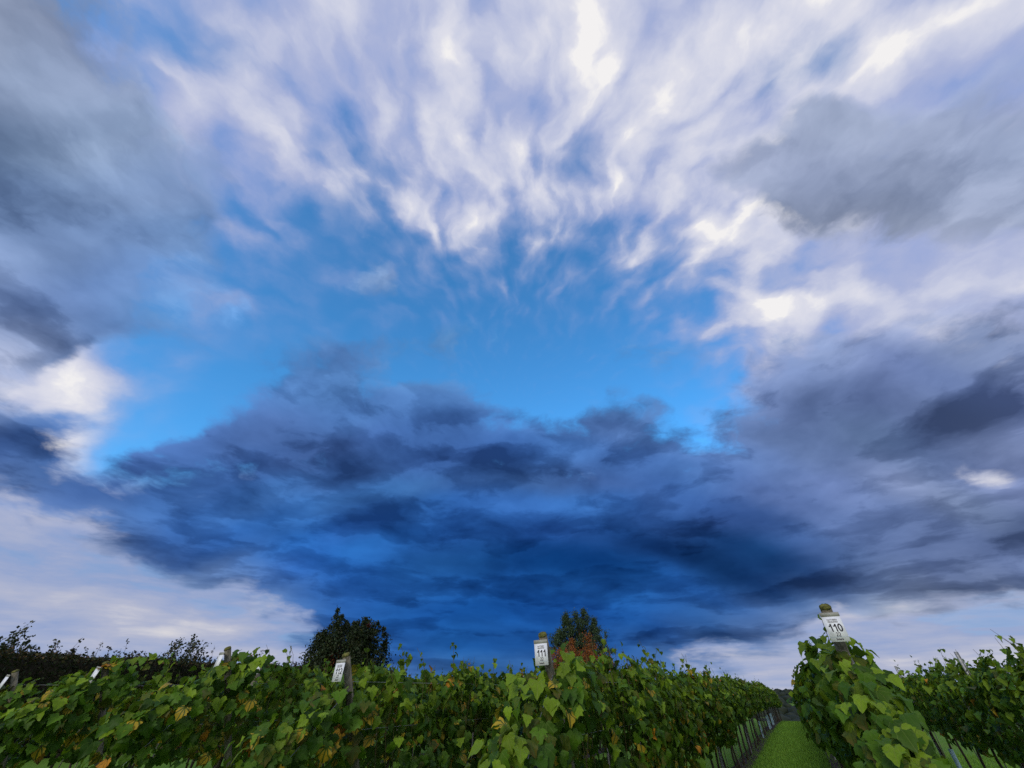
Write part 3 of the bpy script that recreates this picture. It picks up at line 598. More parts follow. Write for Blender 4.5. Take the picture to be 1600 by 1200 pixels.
ROWS = {  # number: u, v of the leaning end post's top, height of that top, first and last vine, height of the growth
    109: dict(u=2.680, v=3.20, top=1.980, a=5.8, b=49, end=False, where='rightmost vine row', zhi=1.90),
    110: dict(u=0.405, v=4.24, top=2.127, a=5.4, b=49, end=True, where='row right of the grass path', zhi=1.80),
    111: dict(u=-1.870, v=3.80, top=2.016, a=5.0, b=49, end=True, where='row left of the grass path', zhi=1.84),
    112: dict(u=-4.140, v=3.54, top=1.916, a=4.7, b=20, end=True, where='row in front of the dark maple', zhi=1.78),
    113: dict(u=-6.410, v=3.49, top=2.053, a=4.6, b=19, end=True, where='row of the bare leaning post', zhi=1.86),
    114: dict(u=-8.680, v=3.06, top=1.930, a=4.2, b=17, end=True, where='row of the overgrown post', zhi=1.78),
    115: dict(u=-10.950, v=2.73, top=1.860, a=3.9, b=16, end=True, where='row of the leftmost post', zhi=1.64),
    116: dict(u=-13.200, v=2.60, top=1.840, a=5.0, b=15, end=False, where='row behind the leftmost post', zhi=1.50),
}

def build_strips():
    for num, r in ROWS.items():
        V = []; F = []; n = int((r['b'] - r['a'] + 2) / 0.5)
        for i in range(n + 1):
            v = r['a'] - 1 + i * 0.5
            for s in (-1, 1):
                w = 0.26 + 0.07 * mnoise.noise(Vector((v * 0.9, num * 3.1 + s * 9, 0)))
                p = uv2w(r['u'] + s * w, v); V.append((p[0], p[1], gz(p[0], p[1]) + 0.006))
        for i in range(n): F.append((2 * i, 2 * i + 1, 2 * i + 3, 2 * i + 2))
        o = obj('soil_strip', mesh_np('soil_strip', V, F, [M['soil']])); o['kind'] = 'structure'

def build_grass():
    P = []
    def area(u0, u1, v0, v1, dens):
        n = int((u1 - u0) * (v1 - v0) * dens)
        P.append(np.column_stack([rng.uniform(u0, u1, n), rng.uniform(v0, v1, n)]))
    us = sorted(r['u'] for r in ROWS.values())
    for u0, u1 in zip(us, us[1:]):
        hi = 46 if u0 > -2 else 13
        area(u0 + 0.22, u1 - 0.22, 3, min(hi, 14), 500)
        if hi > 14: area(u0 + 0.22, u1 - 0.22, 14, 28, 1100); area(u0 + 0.22, u1 - 0.22, 28, hi, 500)
    area(2.6, 7.0, 5, 22, 350)
    for u in us: area(u - 0.25, u + 0.25, 5, 30 if u > -2 else 12, 160)
    Q = np.concatenate(P); n = len(Q)
    X = Q[:, :1] * DU + Q[:, 1:] * DV
    zz = np.array([gz(a, b) for a, b in X[:, :2]])
    h = rng.uniform(0.03, 0.075, n) * (1 + 1.2 * (rng.random(n) < 0.03))
    ang = rng.uniform(0, 2 * math.pi, n); w = 0.005 + 0.004 * rng.random(n)
    dx, dy = np.cos(ang), np.sin(ang); lean = rng.normal(0, 0.02, (n, 2))
    V = np.zeros((n, 3, 3))
    V[:, 0] = np.column_stack([X[:, 0] - dx * w, X[:, 1] - dy * w, zz])
    V[:, 1] = np.column_stack([X[:, 0] + dx * w, X[:, 1] + dy * w, zz])
    V[:, 2] = np.column_stack([X[:, 0] + lean[:, 0], X[:, 1] + lean[:, 1], zz + h])
    o = obj('grass', mesh_np('grass', V.reshape(-1, 3), np.arange(3 * n).reshape(-1, 3), [M['blade']]))
    o['kind'] = 'stuff'; o['label'] = 'short mown green grass between the vine rows'

def build_far_wood():
    # the dark wooded rise beyond the brow: many small crowns on the slope
    V, F, off = [], [], 0
    bm = bmesh.new(); bmesh.ops.create_icosphere(bm, subdivisions=1, radius=1.0)
    tv = np.array([v.co[:] for v in bm.verts]); tf = np.array([[v.index for v in f.verts] for f in bm.faces]); bm.free()
    for i in range(1500):
        az = rng.uniform(R(8), R(60)); r = rng.uniform(700, 1700) if i % 3 else rng.uniform(260, 700)
        x, y = r * math.sin(az), r * math.cos(az)
        s = rng.uniform(4, 8)
        v = tv * (1 + rng.normal(0, 0.14, (len(tv), 1))) * np.array([s * 1.2, s * 1.2, s * 0.8])
        V.append(v + np.array([x, y, gz(x, y) + s * 0.35])); F.append(tf + off); off += len(tv)
    o = obj('far_wood', mesh_np('far_wood', np.concatenate(V), np.concatenate(F), [M['forest']]))
    o['kind'] = 'stuff'; o['label'] = 'dark wooded rise on the far horizon'
build_ground(); build_strips(); build_grass(); build_far_wood()

# ------------------------------------------------------------------ vine leaves
HALF = [(0.03, 0.09), (0.17, -0.03), (0.33, 0.02), (0.41, 0.13), (0.51, 0.20), (0.47, 0.34), (0.57, 0.45),
        (0.43, 0.52), (0.36, 0.60), (0.33, 0.72), (0.22, 0.79), (0.13, 0.90)]
def leaf_template(seed, low=False):
    rd = random.Random(seed)
    half = HALF if not low else [HALF[i] for i in (1, 4, 6, 9)]
    jit = lambda p: (p[0] * rd.uniform(0.9, 1.1), p[1] + rd.uniform(-0.03, 0.03))
    right = [jit(p) for p in half]; left = [jit(p) for p in half]
    out = right + [(rd.uniform(-0.03, 0.03), 1.0)] + [(-x, y) for x, y in reversed(left)]
    if not low: out.append((0.0, 0.14))
    cen = (0.0, 0.40)
    fold, droop, wav, tw = rd.uniform(0.0, 0.6), rd.uniform(0.1, 1.0), rd.uniform(0.03, 0.12), rd.uniform(-0.45, 0.45)
    ph = rd.uniform(0, 6)
    def zf(x, y):
        return fold * abs(x) - droop * (y - 0.25) ** 2 - 0.35 * abs(x) ** 2 + wav * math.sin(9 * y + ph) * abs(x) * 2 + tw * x * y
    pts = [cen] + out
    V = np.array([(x, y, zf(x, y)) for x, y in pts])
    if not low: V[0, 2] += 0.03
    n = len(out)
    F = np.array([(0, 1 + i, 1 + (i + 1) % n) for i in range(n)])
    uv = np.array([((x + 0.62) / 1.24, (y + 0.12) / 1.24 + 0.02) for x, y in pts])
    return V, F, uv
TPL = [leaf_template(s) for s in range(9)]
TPLLOW = [leaf_template(s + 50, True) for s in range(5)]
LEAFMESH = [[mesh_np('vine_leaf', t[0], t[1], [m], uvs=t[2], smooth=True) for m in LEAF] for t in TPL]

def frames(N, T):
    """rotation matrices with local Z = N and local Y ~ T"""
    N = N / np.linalg.norm(N, axis=1, keepdims=True)
    T = T - N * np.sum(N * T, axis=1, keepdims=True)
    T = T / np.maximum(np.linalg.norm(T, axis=1, keepdims=True), 1e-6)
    X = np.cross(T, N)
    return np.stack([X, T, N], axis=2)

def leaves_mesh(name, pos, rot, size, mat, tpls):
    V, F, U, MI, off = [], [], [], [], 0
    pick = rng.integers(0, len(tpls), len(pos))
    for t, (tv, tf, tu) in enumerate(tpls):
        ix = np.nonzero(pick == t)[0]
        if not len(ix): continue
        v = np.einsum('nij,kj->nki', rot[ix], tv) * size[ix, None, None] + pos[ix, None, :]
        k = len(tv)
        f = tf[None] + (off + np.arange(len(ix)) * k)[:, None, None]
        V.append(v.reshape(-1, 3)); F.append(f.reshape(-1, 3)); U.append(np.tile(tu, (len(ix), 1)))
        MI.append(np.repeat(mat[ix], len(tf))); off += k * len(ix)
    return mesh_np(name, np.concatenate(V), np.concatenate(F), LEAF, np.concatenate(MI), np.concatenate(U), smooth=True)

def pick_mats(n, h, autumn, patch):
    """leaf colours: mostly green, fresh at the top, yellow ones low on the plant"""
    r = rng.random(n); m = np.where(r < 0.46, 0, 1)
    m = np.where((r > 0.82) & (r < 0.95), 3, m)
    top = (h > 0.66) & (rng.random(n) < 0.40); m = np.where(top, 2, m)
    m = np.where(rng.random(n) < 0.09, 2, m)
    lowp = (rng.random(n) < autumn * (1.25 - h) * np.where(patch > 0.12, 2.6, 0.35)); m = np.where(lowp, 4, m)
    m = np.where(lowp & (rng.random(n) < 0.15), 5, m)
    return m

def canopy(L, zlo, zhi, half, n, autumn=0.05, size=(0.085, 0.15), seed=0, shoots=3, skirt=None):
    """leaf set of one vine in row coordinates (a along the row, s across, z up) -> pos, rot, size, material"""
    a = rng.uniform(-L / 2, L / 2, n); h = rng.random(n) ** 0.85
    nz = np.array([mnoise.noise(Vector((x * 1.7 + seed * 3.7, y * 2.2, 1.3 + seed))) for x, y in zip(a, h)])
    keep = np.array([mnoise.noise(Vector((x * 3.1 + seed * 1.9, y * 3.4, 7.7 + seed))) for x, y in zip(a, h)]) > -0.24
    a, h, nz = a[keep], h[keep], nz[keep]; n = len(a)
    wd = half * (0.55 + 0.75 * np.sin(np.clip(h * 0.86 + 0.12, 0, 1) * math.pi) ** 0.8) * (1 + 0.95 * nz)
    side = np.where(rng.random(n) < 0.5, -1.0, 1.0)
    shell = np.where(rng.random(n) < 0.72, rng.uniform(0.78, 1.12, n), rng.uniform(0.05, 0.8, n))
    topz = zhi + 0.22 * np.array([mnoise.noise(Vector((x * 2.3, seed * 5.1, 0))) for x in a])
    z = zlo + (topz - zlo) * h
    s = side * wd * shell
    N = np.column_stack([rng.normal(0, 0.5, n), side * 1.0 + rng.normal(0, 0.35, n), 0.45 + 0.9 * h ** 3 + rng.normal(0, 0.42, n)])
    T = np.column_stack([rng.normal(0, 0.55, n), side * 0.25 + rng.normal(0, 0.3, n), -1.0 + 0.7 * h ** 4 + rng.normal(0, 0.3, n)])
    P = np.column_stack([a, s, z]); sz = size[0] * 0.75 + (size[1] * 1.08 - size[0] * 0.75) * rng.beta(1.6, 1.7, n)
    P2, N2, T2, S2, H2 = [P], [N], [T], [sz], [h]
    stems = []
    for k in range(shoots):
        x0 = rng.uniform(-L / 2, L / 2); y0 = rng.normal(0, 0.10); ln = rng.uniform(0.06, 0.36) if k % 3 else rng.uniform(0.05, 0.15)
        dx, dy = rng.normal(0, 0.3), rng.normal(0, 0.3); m = int(3 + ln * 16)
        stems.append([(x0, y0, zhi - 0.15), (x0 + dx * ln * .5, y0 + dy * ln * .5, zhi + ln * 0.6), (x0 + dx * ln, y0 + dy * ln, zhi + ln)])
        t = rng.random(m)
        P2.append(np.column_stack([x0 + dx * ln * t, y0 + dy * ln * t, zhi - 0.08 + (ln + 0.08) * t]) + rng.normal(0, 0.02, (m, 3)))
        ph = rng.uniform(0, 2 * math.pi, m)
        N2.append(np.column_stack([np.cos(ph) * .6, np.sin(ph) * .6, 0.5 + rng.normal(0, 0.3, m)]))
        T2.append(np.column_stack([np.cos(ph), np.sin(ph), rng.normal(-0.2, 0.4, m)]))
        S2.append((0.115 - 0.06 * t) * rng.uniform(0.8, 1.15, m)); H2.append(np.full(m, 0.95))
    if skirt:                       # growth that has crept out along the end post's stay wire
        m, a0, z0, a1, z1, rad, sks = skirt
        t = rng.random(m) ** 0.9
        ph = rng.uniform(0, 2 * math.pi, m); rr = rad * (1 - 0.35 * t) * np.where(rng.random(m) < 0.75, rng.uniform(0.75, 1.1, m), rng.uniform(0, 0.75, m))
        hang = np.where(np.sin(ph) < 0, 1.9, 1.0)
        P2.append(np.column_stack([a0 + (a1 - a0) * t + rng.normal(0, 0.08, m), np.cos(ph) * rr + rng.normal(0, 0.03, m), z0 + (z1 - z0) * t + np.sin(ph) * rr * hang + rng.normal(0, 0.03, m)]))
        N2.append(np.column_stack([-0.75 + rng.normal(0, 0.45, m), np.cos(ph) * 0.8 + rng.normal(0, 0.45, m), 0.5 + np.maximum(np.sin(ph), 0) * 0.6 + rng.normal(0, 0.4, m)]))
        T2.append(np.column_stack([-0.5 + rng.normal(0, 0.4, m), np.cos(ph) * 0.4 + rng.normal(0, 0.4, m), -0.9 + rng.normal(0, 0.3, m)]))
        S2.append(rng.uniform(size[0] * 1.1, size[1] * 1.12, m) * sks); H2.append(0.5 + 0.35 * np.sin(ph))
    P, N, T, sz, h = map(np.concatenate, (P2, N2, T2, S2, H2))
    # stalk at the inner end: shift so that the blade hangs from its place
    patch = np.array([mnoise.noise(Vector((q[0] * 2.6 + seed * 4.3, q[1] * 2.6, q[2] * 2.6))) for q in P])
    return P, N, T, sz, pick_mats(len(P), h, autumn, patch), stems

ROWM = np.column_stack([DV, DU, [0, 0, 1.0]])         # row coords (a, s, z) -> world axes
CAMV = np.array([0, 0, CAM_H])

def trunk_parts(seed, zt):
    rd = random.Random(seed)
    pts = [(0, 0, -0.03)]; x = y = 0.0
    for i in range(1, 6):
        x += rd.uniform(-0.03, 0.03); y += rd.uniform(-0.025, 0.025); pts.append((x, y, zt * i / 5))
    w = [Vector(ROWM @ np.array(p)) for p in pts]
    parts = [tube(w, [0.030, 0.024, 0.022, 0.021, 0.022, 0.018], 7)]
    for s in (-1, 1):
        arm = [(x, y, zt), (x + s * 0.12, y, zt + 0.08), (x + s * 0.5, y + rd.uniform(-.02, .02), zt + 0.11)]
        parts.append(tube([Vector(ROWM @ np.array(p)) for p in arm], [0.018, 0.013, 0.009], 6))
    return parts

def shoots_parts(seed, L, z0, z1, stems):
    rd = random.Random(seed); parts = []
    for i in range(7):
        a = -L / 2 + L * (i + rd.uniform(0.2, 0.8)) / 7
        p = [(a, 0, z0), (a + rd.uniform(-.05, .05), rd.uniform(-.08, .08), (z0 + z1) / 2), (a + rd.uniform(-.1, .1), rd.uniform(-.12, .12), z1)]
        parts.append(tube([Vector(ROWM @ np.array(q)) for q in p], [0.006, 0.005, 0.003], 4, False))
    for s in stems: parts.append(tube([Vector(ROWM @ np.array(q)) for q in s], [0.004, 0.003, 0.002], 4, False))
    return parts

FAR = []
def far_variants():
    for k in range(7):
        P, N, T, sz, mt, stems = canopy(1.15, 0.95, 1.86, 0.25, 820, 0.035, (0.08, 0.13), seed=20 + k, shoots=2 + k % 3)
        fol = leaves_mesh('foliage', P @ ROWM.T, frames(N @ ROWM.T, T @ ROWM.T), sz, mt, TPLLOW)
        tv, tf = join(trunk_parts(k, 0.85)); sv, sf = join(shoots_parts(k, 1.1, 0.93, 1.75, stems))
        FAR.append((fol, mesh_np('trunk', tv, tf, [M['bark']], smooth=True), mesh_np('shoots', sv, sf, [M['shoot']], smooth=True)))
far_variants()
_v, _f = tube([(0, 0, 0), (0, 0, 1.15)], 0.009, 6); STAKE = mesh_np('stake', _v, _f, [M['stake']], smooth=True)
_v, _f = tube([(0, 0, 0), (0, 0, 0.55)], 0.045, 10, False); GUARD = mesh_np('tree_guard', _v, _f, [M['guard']], smooth=True)

def make_vine(num, i, u, v, near, first, count):
    row = ROWS[num]
    p = uv2w(u, v); base = Vector((p[0], p[1], gz(p[0], p[1])))
    if i < 8:
        lab = 'grapevine, %s from the camera in the %s' % (ORD[i], row['where'])
    else:
        lab = 'grapevine beyond the eighth in the %s' % row['where']
    e = empty('grapevine', base, lab, 'grapevine', 'grapevines of the ' + row['where'])
    if near:
        sk = None
        zhi = row['zhi'] + 0.05 * math.sin(i * 2.1 + num) + (0.12 if num == 110 and i == 0 else 0)
        n = 440 if num >= 114 else (680 if num == 113 else 820)
        if first:
            dv = row['v'] - v
            sk = (330, dv + 0.45, min(row['zhi'] + 0.05, row['top'] - 0.20) - 0.12, dv - 0.85, 1.10, 0.26, 0.95)
            if num == 113: sk = (420, dv + 0.5, row['top'] - 0.22, dv - 0.9, 1.2, 0.30, 1.0)
            if num == 114: sk = (380, dv + 0.5, row['top'] - 0.08, dv - 0.7, 1.2, 0.28, 1.0)
            if num == 110: sk = (640, dv + 0.45, 1.80, dv - 0.98, 1.16, 0.165, 0.80)
        P, N, T, sz, mt, stems = canopy(1.2, {109: 0.82, 110: 1.0}.get(num, 0.72), zhi, 0.18 if num == 110 else 0.25, n, AUT.get(num, 0.06), (0.072, 0.134), seed=num % 10 * 7 + i, shoots=2 if num == 110 else 6, skirt=sk)
        W = P @ ROWM.T + np.array(base); rot = frames(N @ ROWM.T, T @ ROWM.T)
        W = keep_clear(num, W, sz)
        # the leaves seen from the headland side stand out one by one; those behind them are one mass
        d = W - CAMV; dist = np.linalg.norm(d, axis=1)
        az = np.degrees(np.arctan2(d[:, 0], d[:, 1])); el = np.degrees(np.arcsin(d[:, 2] / dist))
        cell = 0.62 * np.degrees(0.13 / np.median(dist))
        key = np.floor(az / cell).astype(int) * 1000 + np.floor(el / cell).astype(int)
        order = np.argsort(dist); seen = {}; chosen = []
        for q in order:
            if seen.get(key[q], 0) < 1 and el[q] > -9.5 and abs(az[q]) < 56:
                seen[key[q]] = 1; chosen.append(q)
        chosen = set(chosen[:count])
        rest = np.array([q for q in range(len(W)) if q not in chosen])
        for q in sorted(chosen):
            o = bpy.data.objects.new('leaf', LEAFMESH[rng.integers(0, len(TPL))][mt[q]]); C.objects.link(o)
            o.parent = e
            mw = Matrix(rot[q].tolist()).to_4x4(); mw = Matrix.Translation(Vector(W[q]) - base) @ mw @ Matrix.Scale(float(sz[q]), 4)
            o.matrix_basis = mw
        obj('foliage', leaves_mesh('foliage', W[rest] - np.array(base), rot[rest], sz[rest], mt[rest], TPL), e, kind='stuff')
        tv, tf = join(trunk_parts(num * 50 + i, 0.8)); obj('trunk', mesh_np('trunk', tv, tf, [M['bark']], smooth=True), e)
        sv, sf = join(shoots_parts(num * 50 + i, 1.15, 0.9, zhi - 0.05, stems)); obj('shoots', mesh_np('shoots', sv, sf, [M['shoot']], smooth=True), e)
    else:
        f, t, s = FAR[int(rng.integers(0, len(FAR)))]
        fl = obj('foliage', f, e, kind='stuff'); fl.scale = (1, 1, rng.uniform(0.97, 1.04))
        if rng.random() < 0.5: fl.rotation_euler.z = math.pi
        obj('trunk', t, e); obj('shoots', s, e)
    st = obj('stake', STAKE, e, loc=tuple(DV * 0.06 + DU * 0.02)); st.rotation_euler = (rng.normal(0, 0.03), rng.normal(0, 0.03), 0)
    if (num == 111 and i in (18, 23, 24, 27, 28)) or (num == 112 and i in (2, 3)) or (num == 113 and i == 1) or (num == 109 and i == 9):
        obj('tree_guard', GUARD, e)

AUT = {110: 0.012, 111: 0.10, 112: 0.10, 113: 0.13, 114: 0.16, 115: 0.10, 109: 0.03, 116: 0.08}
SIGN_W, SIGN_H = 0.119, 0.186
def sign_origin(num):
    r = ROWS[num]
    return uv2w(r['u'], r['v'] - 0.046, r['top'] - 0.055)          # top middle of the plate
def keep_clear(num, W, sz):
    """leaves do not grow through the number plates or hang in front of them"""
    for k in (110, 111, 112):
        o = sign_origin(k); c = o - np.array([0, 0, SIGN_H * (0.5 if k != 112 else 0.42)])
        sv = c - CAMV; L = np.linalg.norm(sv); sv = sv / L
        t = (W - CAMV) @ sv
        perp = W - CAMV - t[:, None] * sv; off = np.linalg.norm(perp / np.array([1, 1, 1.0]), axis=1)
        lim = 0.098 + 0.24 * sz
        bad = (t < L + 0.10) & (t > 0.2) & (off < lim * t / L)
        W = W.copy(); W[bad, 2] -= (lim * t / L + np.abs(perp[:, 2]))[bad] * 1.0 + 0.02
    return W

for num, r in ROWS.items():
    v = r['a']; i = 0
    nearmax = {109: 14.0, 110: 8.5, 111: 13.5, 112: 11.5, 113: 10.5, 114: 10.0, 115: 10.0, 116: 8.0}[num]
    while v < r['b']:
        near = v < nearmax and not (num == 109 and v < 8.5)
        make_vine(num, i, r['u'] + rng.normal(0, 0.02), v, near, near and i == 0 and r['end'], 170 if (i == 0 and num in (110, 111)) else 75)
        v += rng.uniform(1.05, 1.2); i += 1
    if num == 116: continue

# ------------------------------------------------------------------ posts, signs, wires
def text_mesh(s, size, bold, mat, align='CENTER'):
    cu = bpy.data.curves.new('lettering', 'FONT'); cu.body = s; cu.size = size; cu.align_x = align; cu.align_y = 'CENTER'
    cu.offset = bold; cu.extrude = 0.0006; cu.resolution_u = 3
    t = bpy.data.objects.new('tmp', cu); C.objects.link(t)
    bpy.context.view_layer.update()
    me = bpy.data.meshes.new_from_object(t.evaluated_get(bpy.context.evaluated_depsgraph_get()))
    bpy.data.objects.remove(t); me.materials.clear(); me.materials.append(mat)
    return me

def digits_mesh(s, height, w, mat):
    """plain upright grotesque figures, each drawn as a broad stroke"""
    arc = lambda cx, cy, rx, ry, a0, a1, n: [(cx + rx * math.cos(R(a0 + (a1 - a0) * i / n)), cy + ry * math.sin(R(a0 + (a1 - a0) * i / n))) for i in range(n + 1)]
    G_ = {'1': ([[(0.05, 0.70), (0.20, 0.73), (0.30, 0.84), (0.335, 1.0)], [(0.36, 1.0), (0.36, 0.0)]], 0.58),
          '0': ([arc(0.27, 0.5, 0.21, 0.44, 0, 360, 28)], 0.60),
          '2': ([arc(0.27, 0.71, 0.20, 0.23, 165, -25, 12) + [(0.36, 0.42), (0.15, 0.22), (0.07, 0.065)], [(0.0, 0.065), (0.50, 0.065)]], 0.60)}
    V, F, x0 = [], [], 0.0
    tot = sum(G_[c][1] for c in s) - 0.05
    for c in s:
        for line in G_[c][0]:
            P = [Vector((x, y)) for x, y in line]; n = len(P); o = len(V)
            closed = (P[0] - P[-1]).length < 1e-4
            for i, p in enumerate(P):
                a = P[i - 1] if i else (P[-2] if closed else p); q = P[i + 1] if i < n - 1 else (P[1] if closed else p)
                t = (q - a).normalized(); nn = Vector((-t.y, t.x)) * w / 2
                for m in (1, -1):
                    r_ = p + nn * m; V.append(((x0 + r_.x - tot / 2) * height, (r_.y - 0.5) * height, 0.0))
            F += [(o + 2 * i, o + 2 * i + 1, o + 2 * i + 3, o + 2 * i + 2) for i in range(n - 1)]
        x0 += G_[c][1]
    return mesh_np('number', V, F, [mat])

def slab(x0, x1, y0, y1, z0, z1):
    V = [(x, y, z) for z in (z0, z1) for y in (y0, y1) for x in (x0, x1)]
    F = [(0, 2, 3, 1), (4, 5, 7, 6), (0, 1, 5, 4), (2, 6, 7, 3), (0, 4, 6, 2), (1, 3, 7, 5)]
    return np.array(V), np.array(F)

def make_post(num, label):
    r = ROWS[num]; lean = 25.0
    top = uv2w(r['u'], r['v'], r['top']); foot = uv2w(r['u'], r['v'] + math.tan(R(lean)) * (r['top'] + 0.25), -0.25)
    e = empty('end_post', uv2w(r['u'], r['v'] + math.tan(R(lean)) * r['top'], 0.0), label, 'post', 'leaning end posts of the vine rows')
    b = np.array(e.location)
    ax = (top - foot); L = np.linalg.norm(ax); ax = ax / L; rad = 0.039
    V, F = tube([foot - b, top - b - ax * 0.5 * L, top - b - ax * 0.02], [rad * 1.04, rad * 1.01, rad], 18)
    obj('shaft', mesh_np('shaft', V, F, [M['post']], smooth=False), e)
    V, F = tube([top - b - ax * 0.0196, top - b - ax * 0.006, top - b + ax * 0.004, top - b + ax * 0.010], [rad * 1.03, rad * 1.02, rad * 0.86, rad * 0.45], 18)
    V = V + rng.normal(0, 0.0016, V.shape)
    obj('moss_cap', mesh_np('moss_cap', V, F, [M['moss']], smooth=True), e)

def make_sign(num, label, written, yaw=0.0, tilt=4.0, roll=0.0):
    o = sign_origin(num)
    e = empty('row_sign', o, label, 'sign', 'number signs on the end posts')
    # local: x to the reader's right, y up, z towards the reader
    X = Vector(DU); Z = -Vector(DV); Y = UP
    m = Matrix((X, Y, Z)).transposed().to_4x4()
    e.rotation_mode = 'QUATERNION'
    e.rotation_quaternion = (Matrix.Rotation(R(yaw), 4, 'Z') @ m @ Matrix.Rotation(R(-tilt), 4, 'X') @ Matrix.Rotation(R(roll), 4, 'Z')).to_quaternion()
    w, h = SIGN_W / 2, SIGN_H
    V, F = slab(-w, w, -h, -0.024, -0.0015, 0.0015); obj('plate', mesh_np('plate', V, F, [M['plate']]), e)
    V, F = slab(-w - 0.003, w + 0.003, -0.0242, 0.003, -0.002, 0.003); st = obj('header_strip', mesh_np('header_strip', V, F, [M['strip']]), e)
    V, F = tube([(0, -0.010, 0.0031), (0, -0.010, 0.006)], 0.004, 10); obj('screw', mesh_np('screw', V, F, [M['steel']]), st)
    if written:
        for s, y, size, bold, mat in ((u'HATTESEN', -0.046, 0.0135, 0.0003, 'inkgrey'), (u'VING\u00c5RD', -0.060, 0.0150, 0.0004, 'inkgrey'), ('Solaris', -0.171, 0.0170, 0.0005, 'ink')):
            obj('lettering', text_mesh(s, size, bold, M[mat]), e, loc=(0, y, 0.0022))
        obj('number', digits_mesh(str(num), 0.050, 0.17, M['ink']), e, loc=(0.003, -0.098, 0.0024))
        obj('number', digits_mesh('22', 0.026, 0.15, M['ink']), e, loc=(0.003, -0.1405, 0.0024))
        V, F = slab(-w + 0.008, w - 0.008, -0.1582, -0.157, 0.0016, 0.0022); obj('rule_line', mesh_np('rule_line', V, F, [M['rule']]), e)

make_post(110, 'mossy-topped wooden end post carrying the sign right of the grass path')
make_post(111, 'leaning wooden end post carrying the sign beside the orange tree')
make_post(112, 'leaning wooden end post in front of the dark maple')
make_post(113, 'bare leaning wooden end post left of sign 112')
make_post(114, 'overgrown wooden end post, second from the left edge')
make_post(115, 'leaning wooden end post, leftmost in the picture')
make_sign(110, 'white sign reading 110 on the mossy post beside the grass path', True, yaw=0, tilt=3)
make_sign(111, 'white sign reading 111 in front of the orange tree', True, yaw=10, tilt=3, roll=3)
make_sign(112, 'white sign reading 112 in front of the dark maple', True, yaw=8, tilt=4, roll=2)
make_sign(113, 'white sign seen edge-on at the bare post left of sign 112', False, yaw=-4)
make_sign(114, 'white sign half hidden by leaves on the second post from the left', False, yaw=6, roll=-6)
make_sign(115, 'narrow blank white sign at the far left edge', False, yaw=5, roll=-4)

def thin(name, a, b, rad, label, cat, group, mat, sag=0.0, seg=1):
    a, b = np.array(a), np.array(b)
    pts = [a + (b - a) * t - np.array([0, 0, sag * 4 * t * (1 - t)]) for t in np.linspace(0, 1, seg + 1)]
    V, F = tube([p - a for p in pts], rad, 5)
    o = obj(name, mesh_np(name, V, F, [mat], smooth=True), loc=tuple(a)); tag(o, label, cat, group); return o

for num in (109, 110, 111, 112, 113, 114, 115):
    r = ROWS[num]
    for nm, h in (('lowest', 0.88), ('middle', 1.28), ('topmost', 1.68)):
        v0 = r['v'] + math.tan(R(25)) * (r['top'] - h) if r['end'] else r['a'] - 0.6
        a = uv2w(r['u'], v0, h); pts = [a]
        for v in np.linspace(v0 + 4, r['b'], 10):
            p = uv2w(r['u'], v); pts.append(np.array([p[0], p[1], gz(p[0], p[1]) + h]))
        V, F = tube([p - a for p in pts], 0.0015, 5)
        o = obj('trellis_wire', mesh_np('trellis_wire', V, F, [M['wire']], smooth=True), loc=tuple(a))
        tag(o, '%s thin steel trellis wire along the %s' % (nm, r['where']), 'wire', 'trellis wires')
    if r['end']:
        thin('anchor_wire', uv2w(r['u'] + 0.03, r['v'] + 0.13, r['top'] - 0.29), uv2w(r['u'] + 0.03, r['v'] - 1.6, 0.0), 0.003,
             'sloping stay wire of the end post in the %s' % r['where'], 'wire', 'stay wires', M['wire'])

def metal_post(num, v, h=2.08, k=0):
    r = ROWS[num]; p = uv2w(r['u'] - 0.02, v); z = gz(p[0], p[1])
    prof = [(-0.025, -0.02), (-0.022, -0.02), (-0.022, 0.017), (0.022, 0.017), (0.022, -0.02), (0.025, -0.02), (0.025, 0.02), (-0.025, 0.02)]
    V = [(x, y, zz) for zz in (-0.3, h) for x, y in prof]; n = len(prof)
    F = [(i, (i + 1) % n, n + (i + 1) % n, n + i) for i in range(n)]
    o = obj('trellis_post', mesh_np('trellis_post', V, F, [M['steel']]), loc=(p[0], p[1], z))
    o.rotation_euler = (rng.normal(0, 0.015), rng.normal(0, 0.015), R(-30))
    where = ('%s metal trellis post in the %s' % (ORD[k], r['where'])) if num != 109 or k != 1 else 'pale metal trellis post standing clear of the leaves right of sign 110'
    tag(o, where, 'post', 'metal trellis posts')
for num, vs_ in ((109, (11.2, 16.9, 22.6, 28.3, 34.0, 39.7)), (110, (12.0, 18.5, 25.0, 31.5, 38.0)), (111, (12.4, 18.9, 25.4, 31.9, 38.4)), (112, (12.0,)), (113, (11.7,))):
    for k, v in enumerate(vs_): metal_post(num, v, 2.15 if num == 109 else 1.98, k)

# a squared post with a tilted pale plate, standing among the rows before the hedge
def plate_post():
    p = uv2w(-10.95, 6.6); e = empty('marker_post', (p[0], p[1], 0), 'dark squared post with pale tilted plate before the hedge, left of the maple', 'post')
    V, F = slab(-0.045, 0.045, -0.045, 0.045, 0, 2.16); o = obj('shaft', mesh_np('shaft', V, F, [M['post']]), e); o.rotation_euler = (R(-6), R(4), R(-18))
    V, F = slab(-0.085, 0.06, -0.062, -0.052, 1.92, 2.16); o = obj('plate', mesh_np('plate', V, F, [M['plate']]), e); o.rotation_euler = (R(-6), R(4), R(-18))
plate_post()

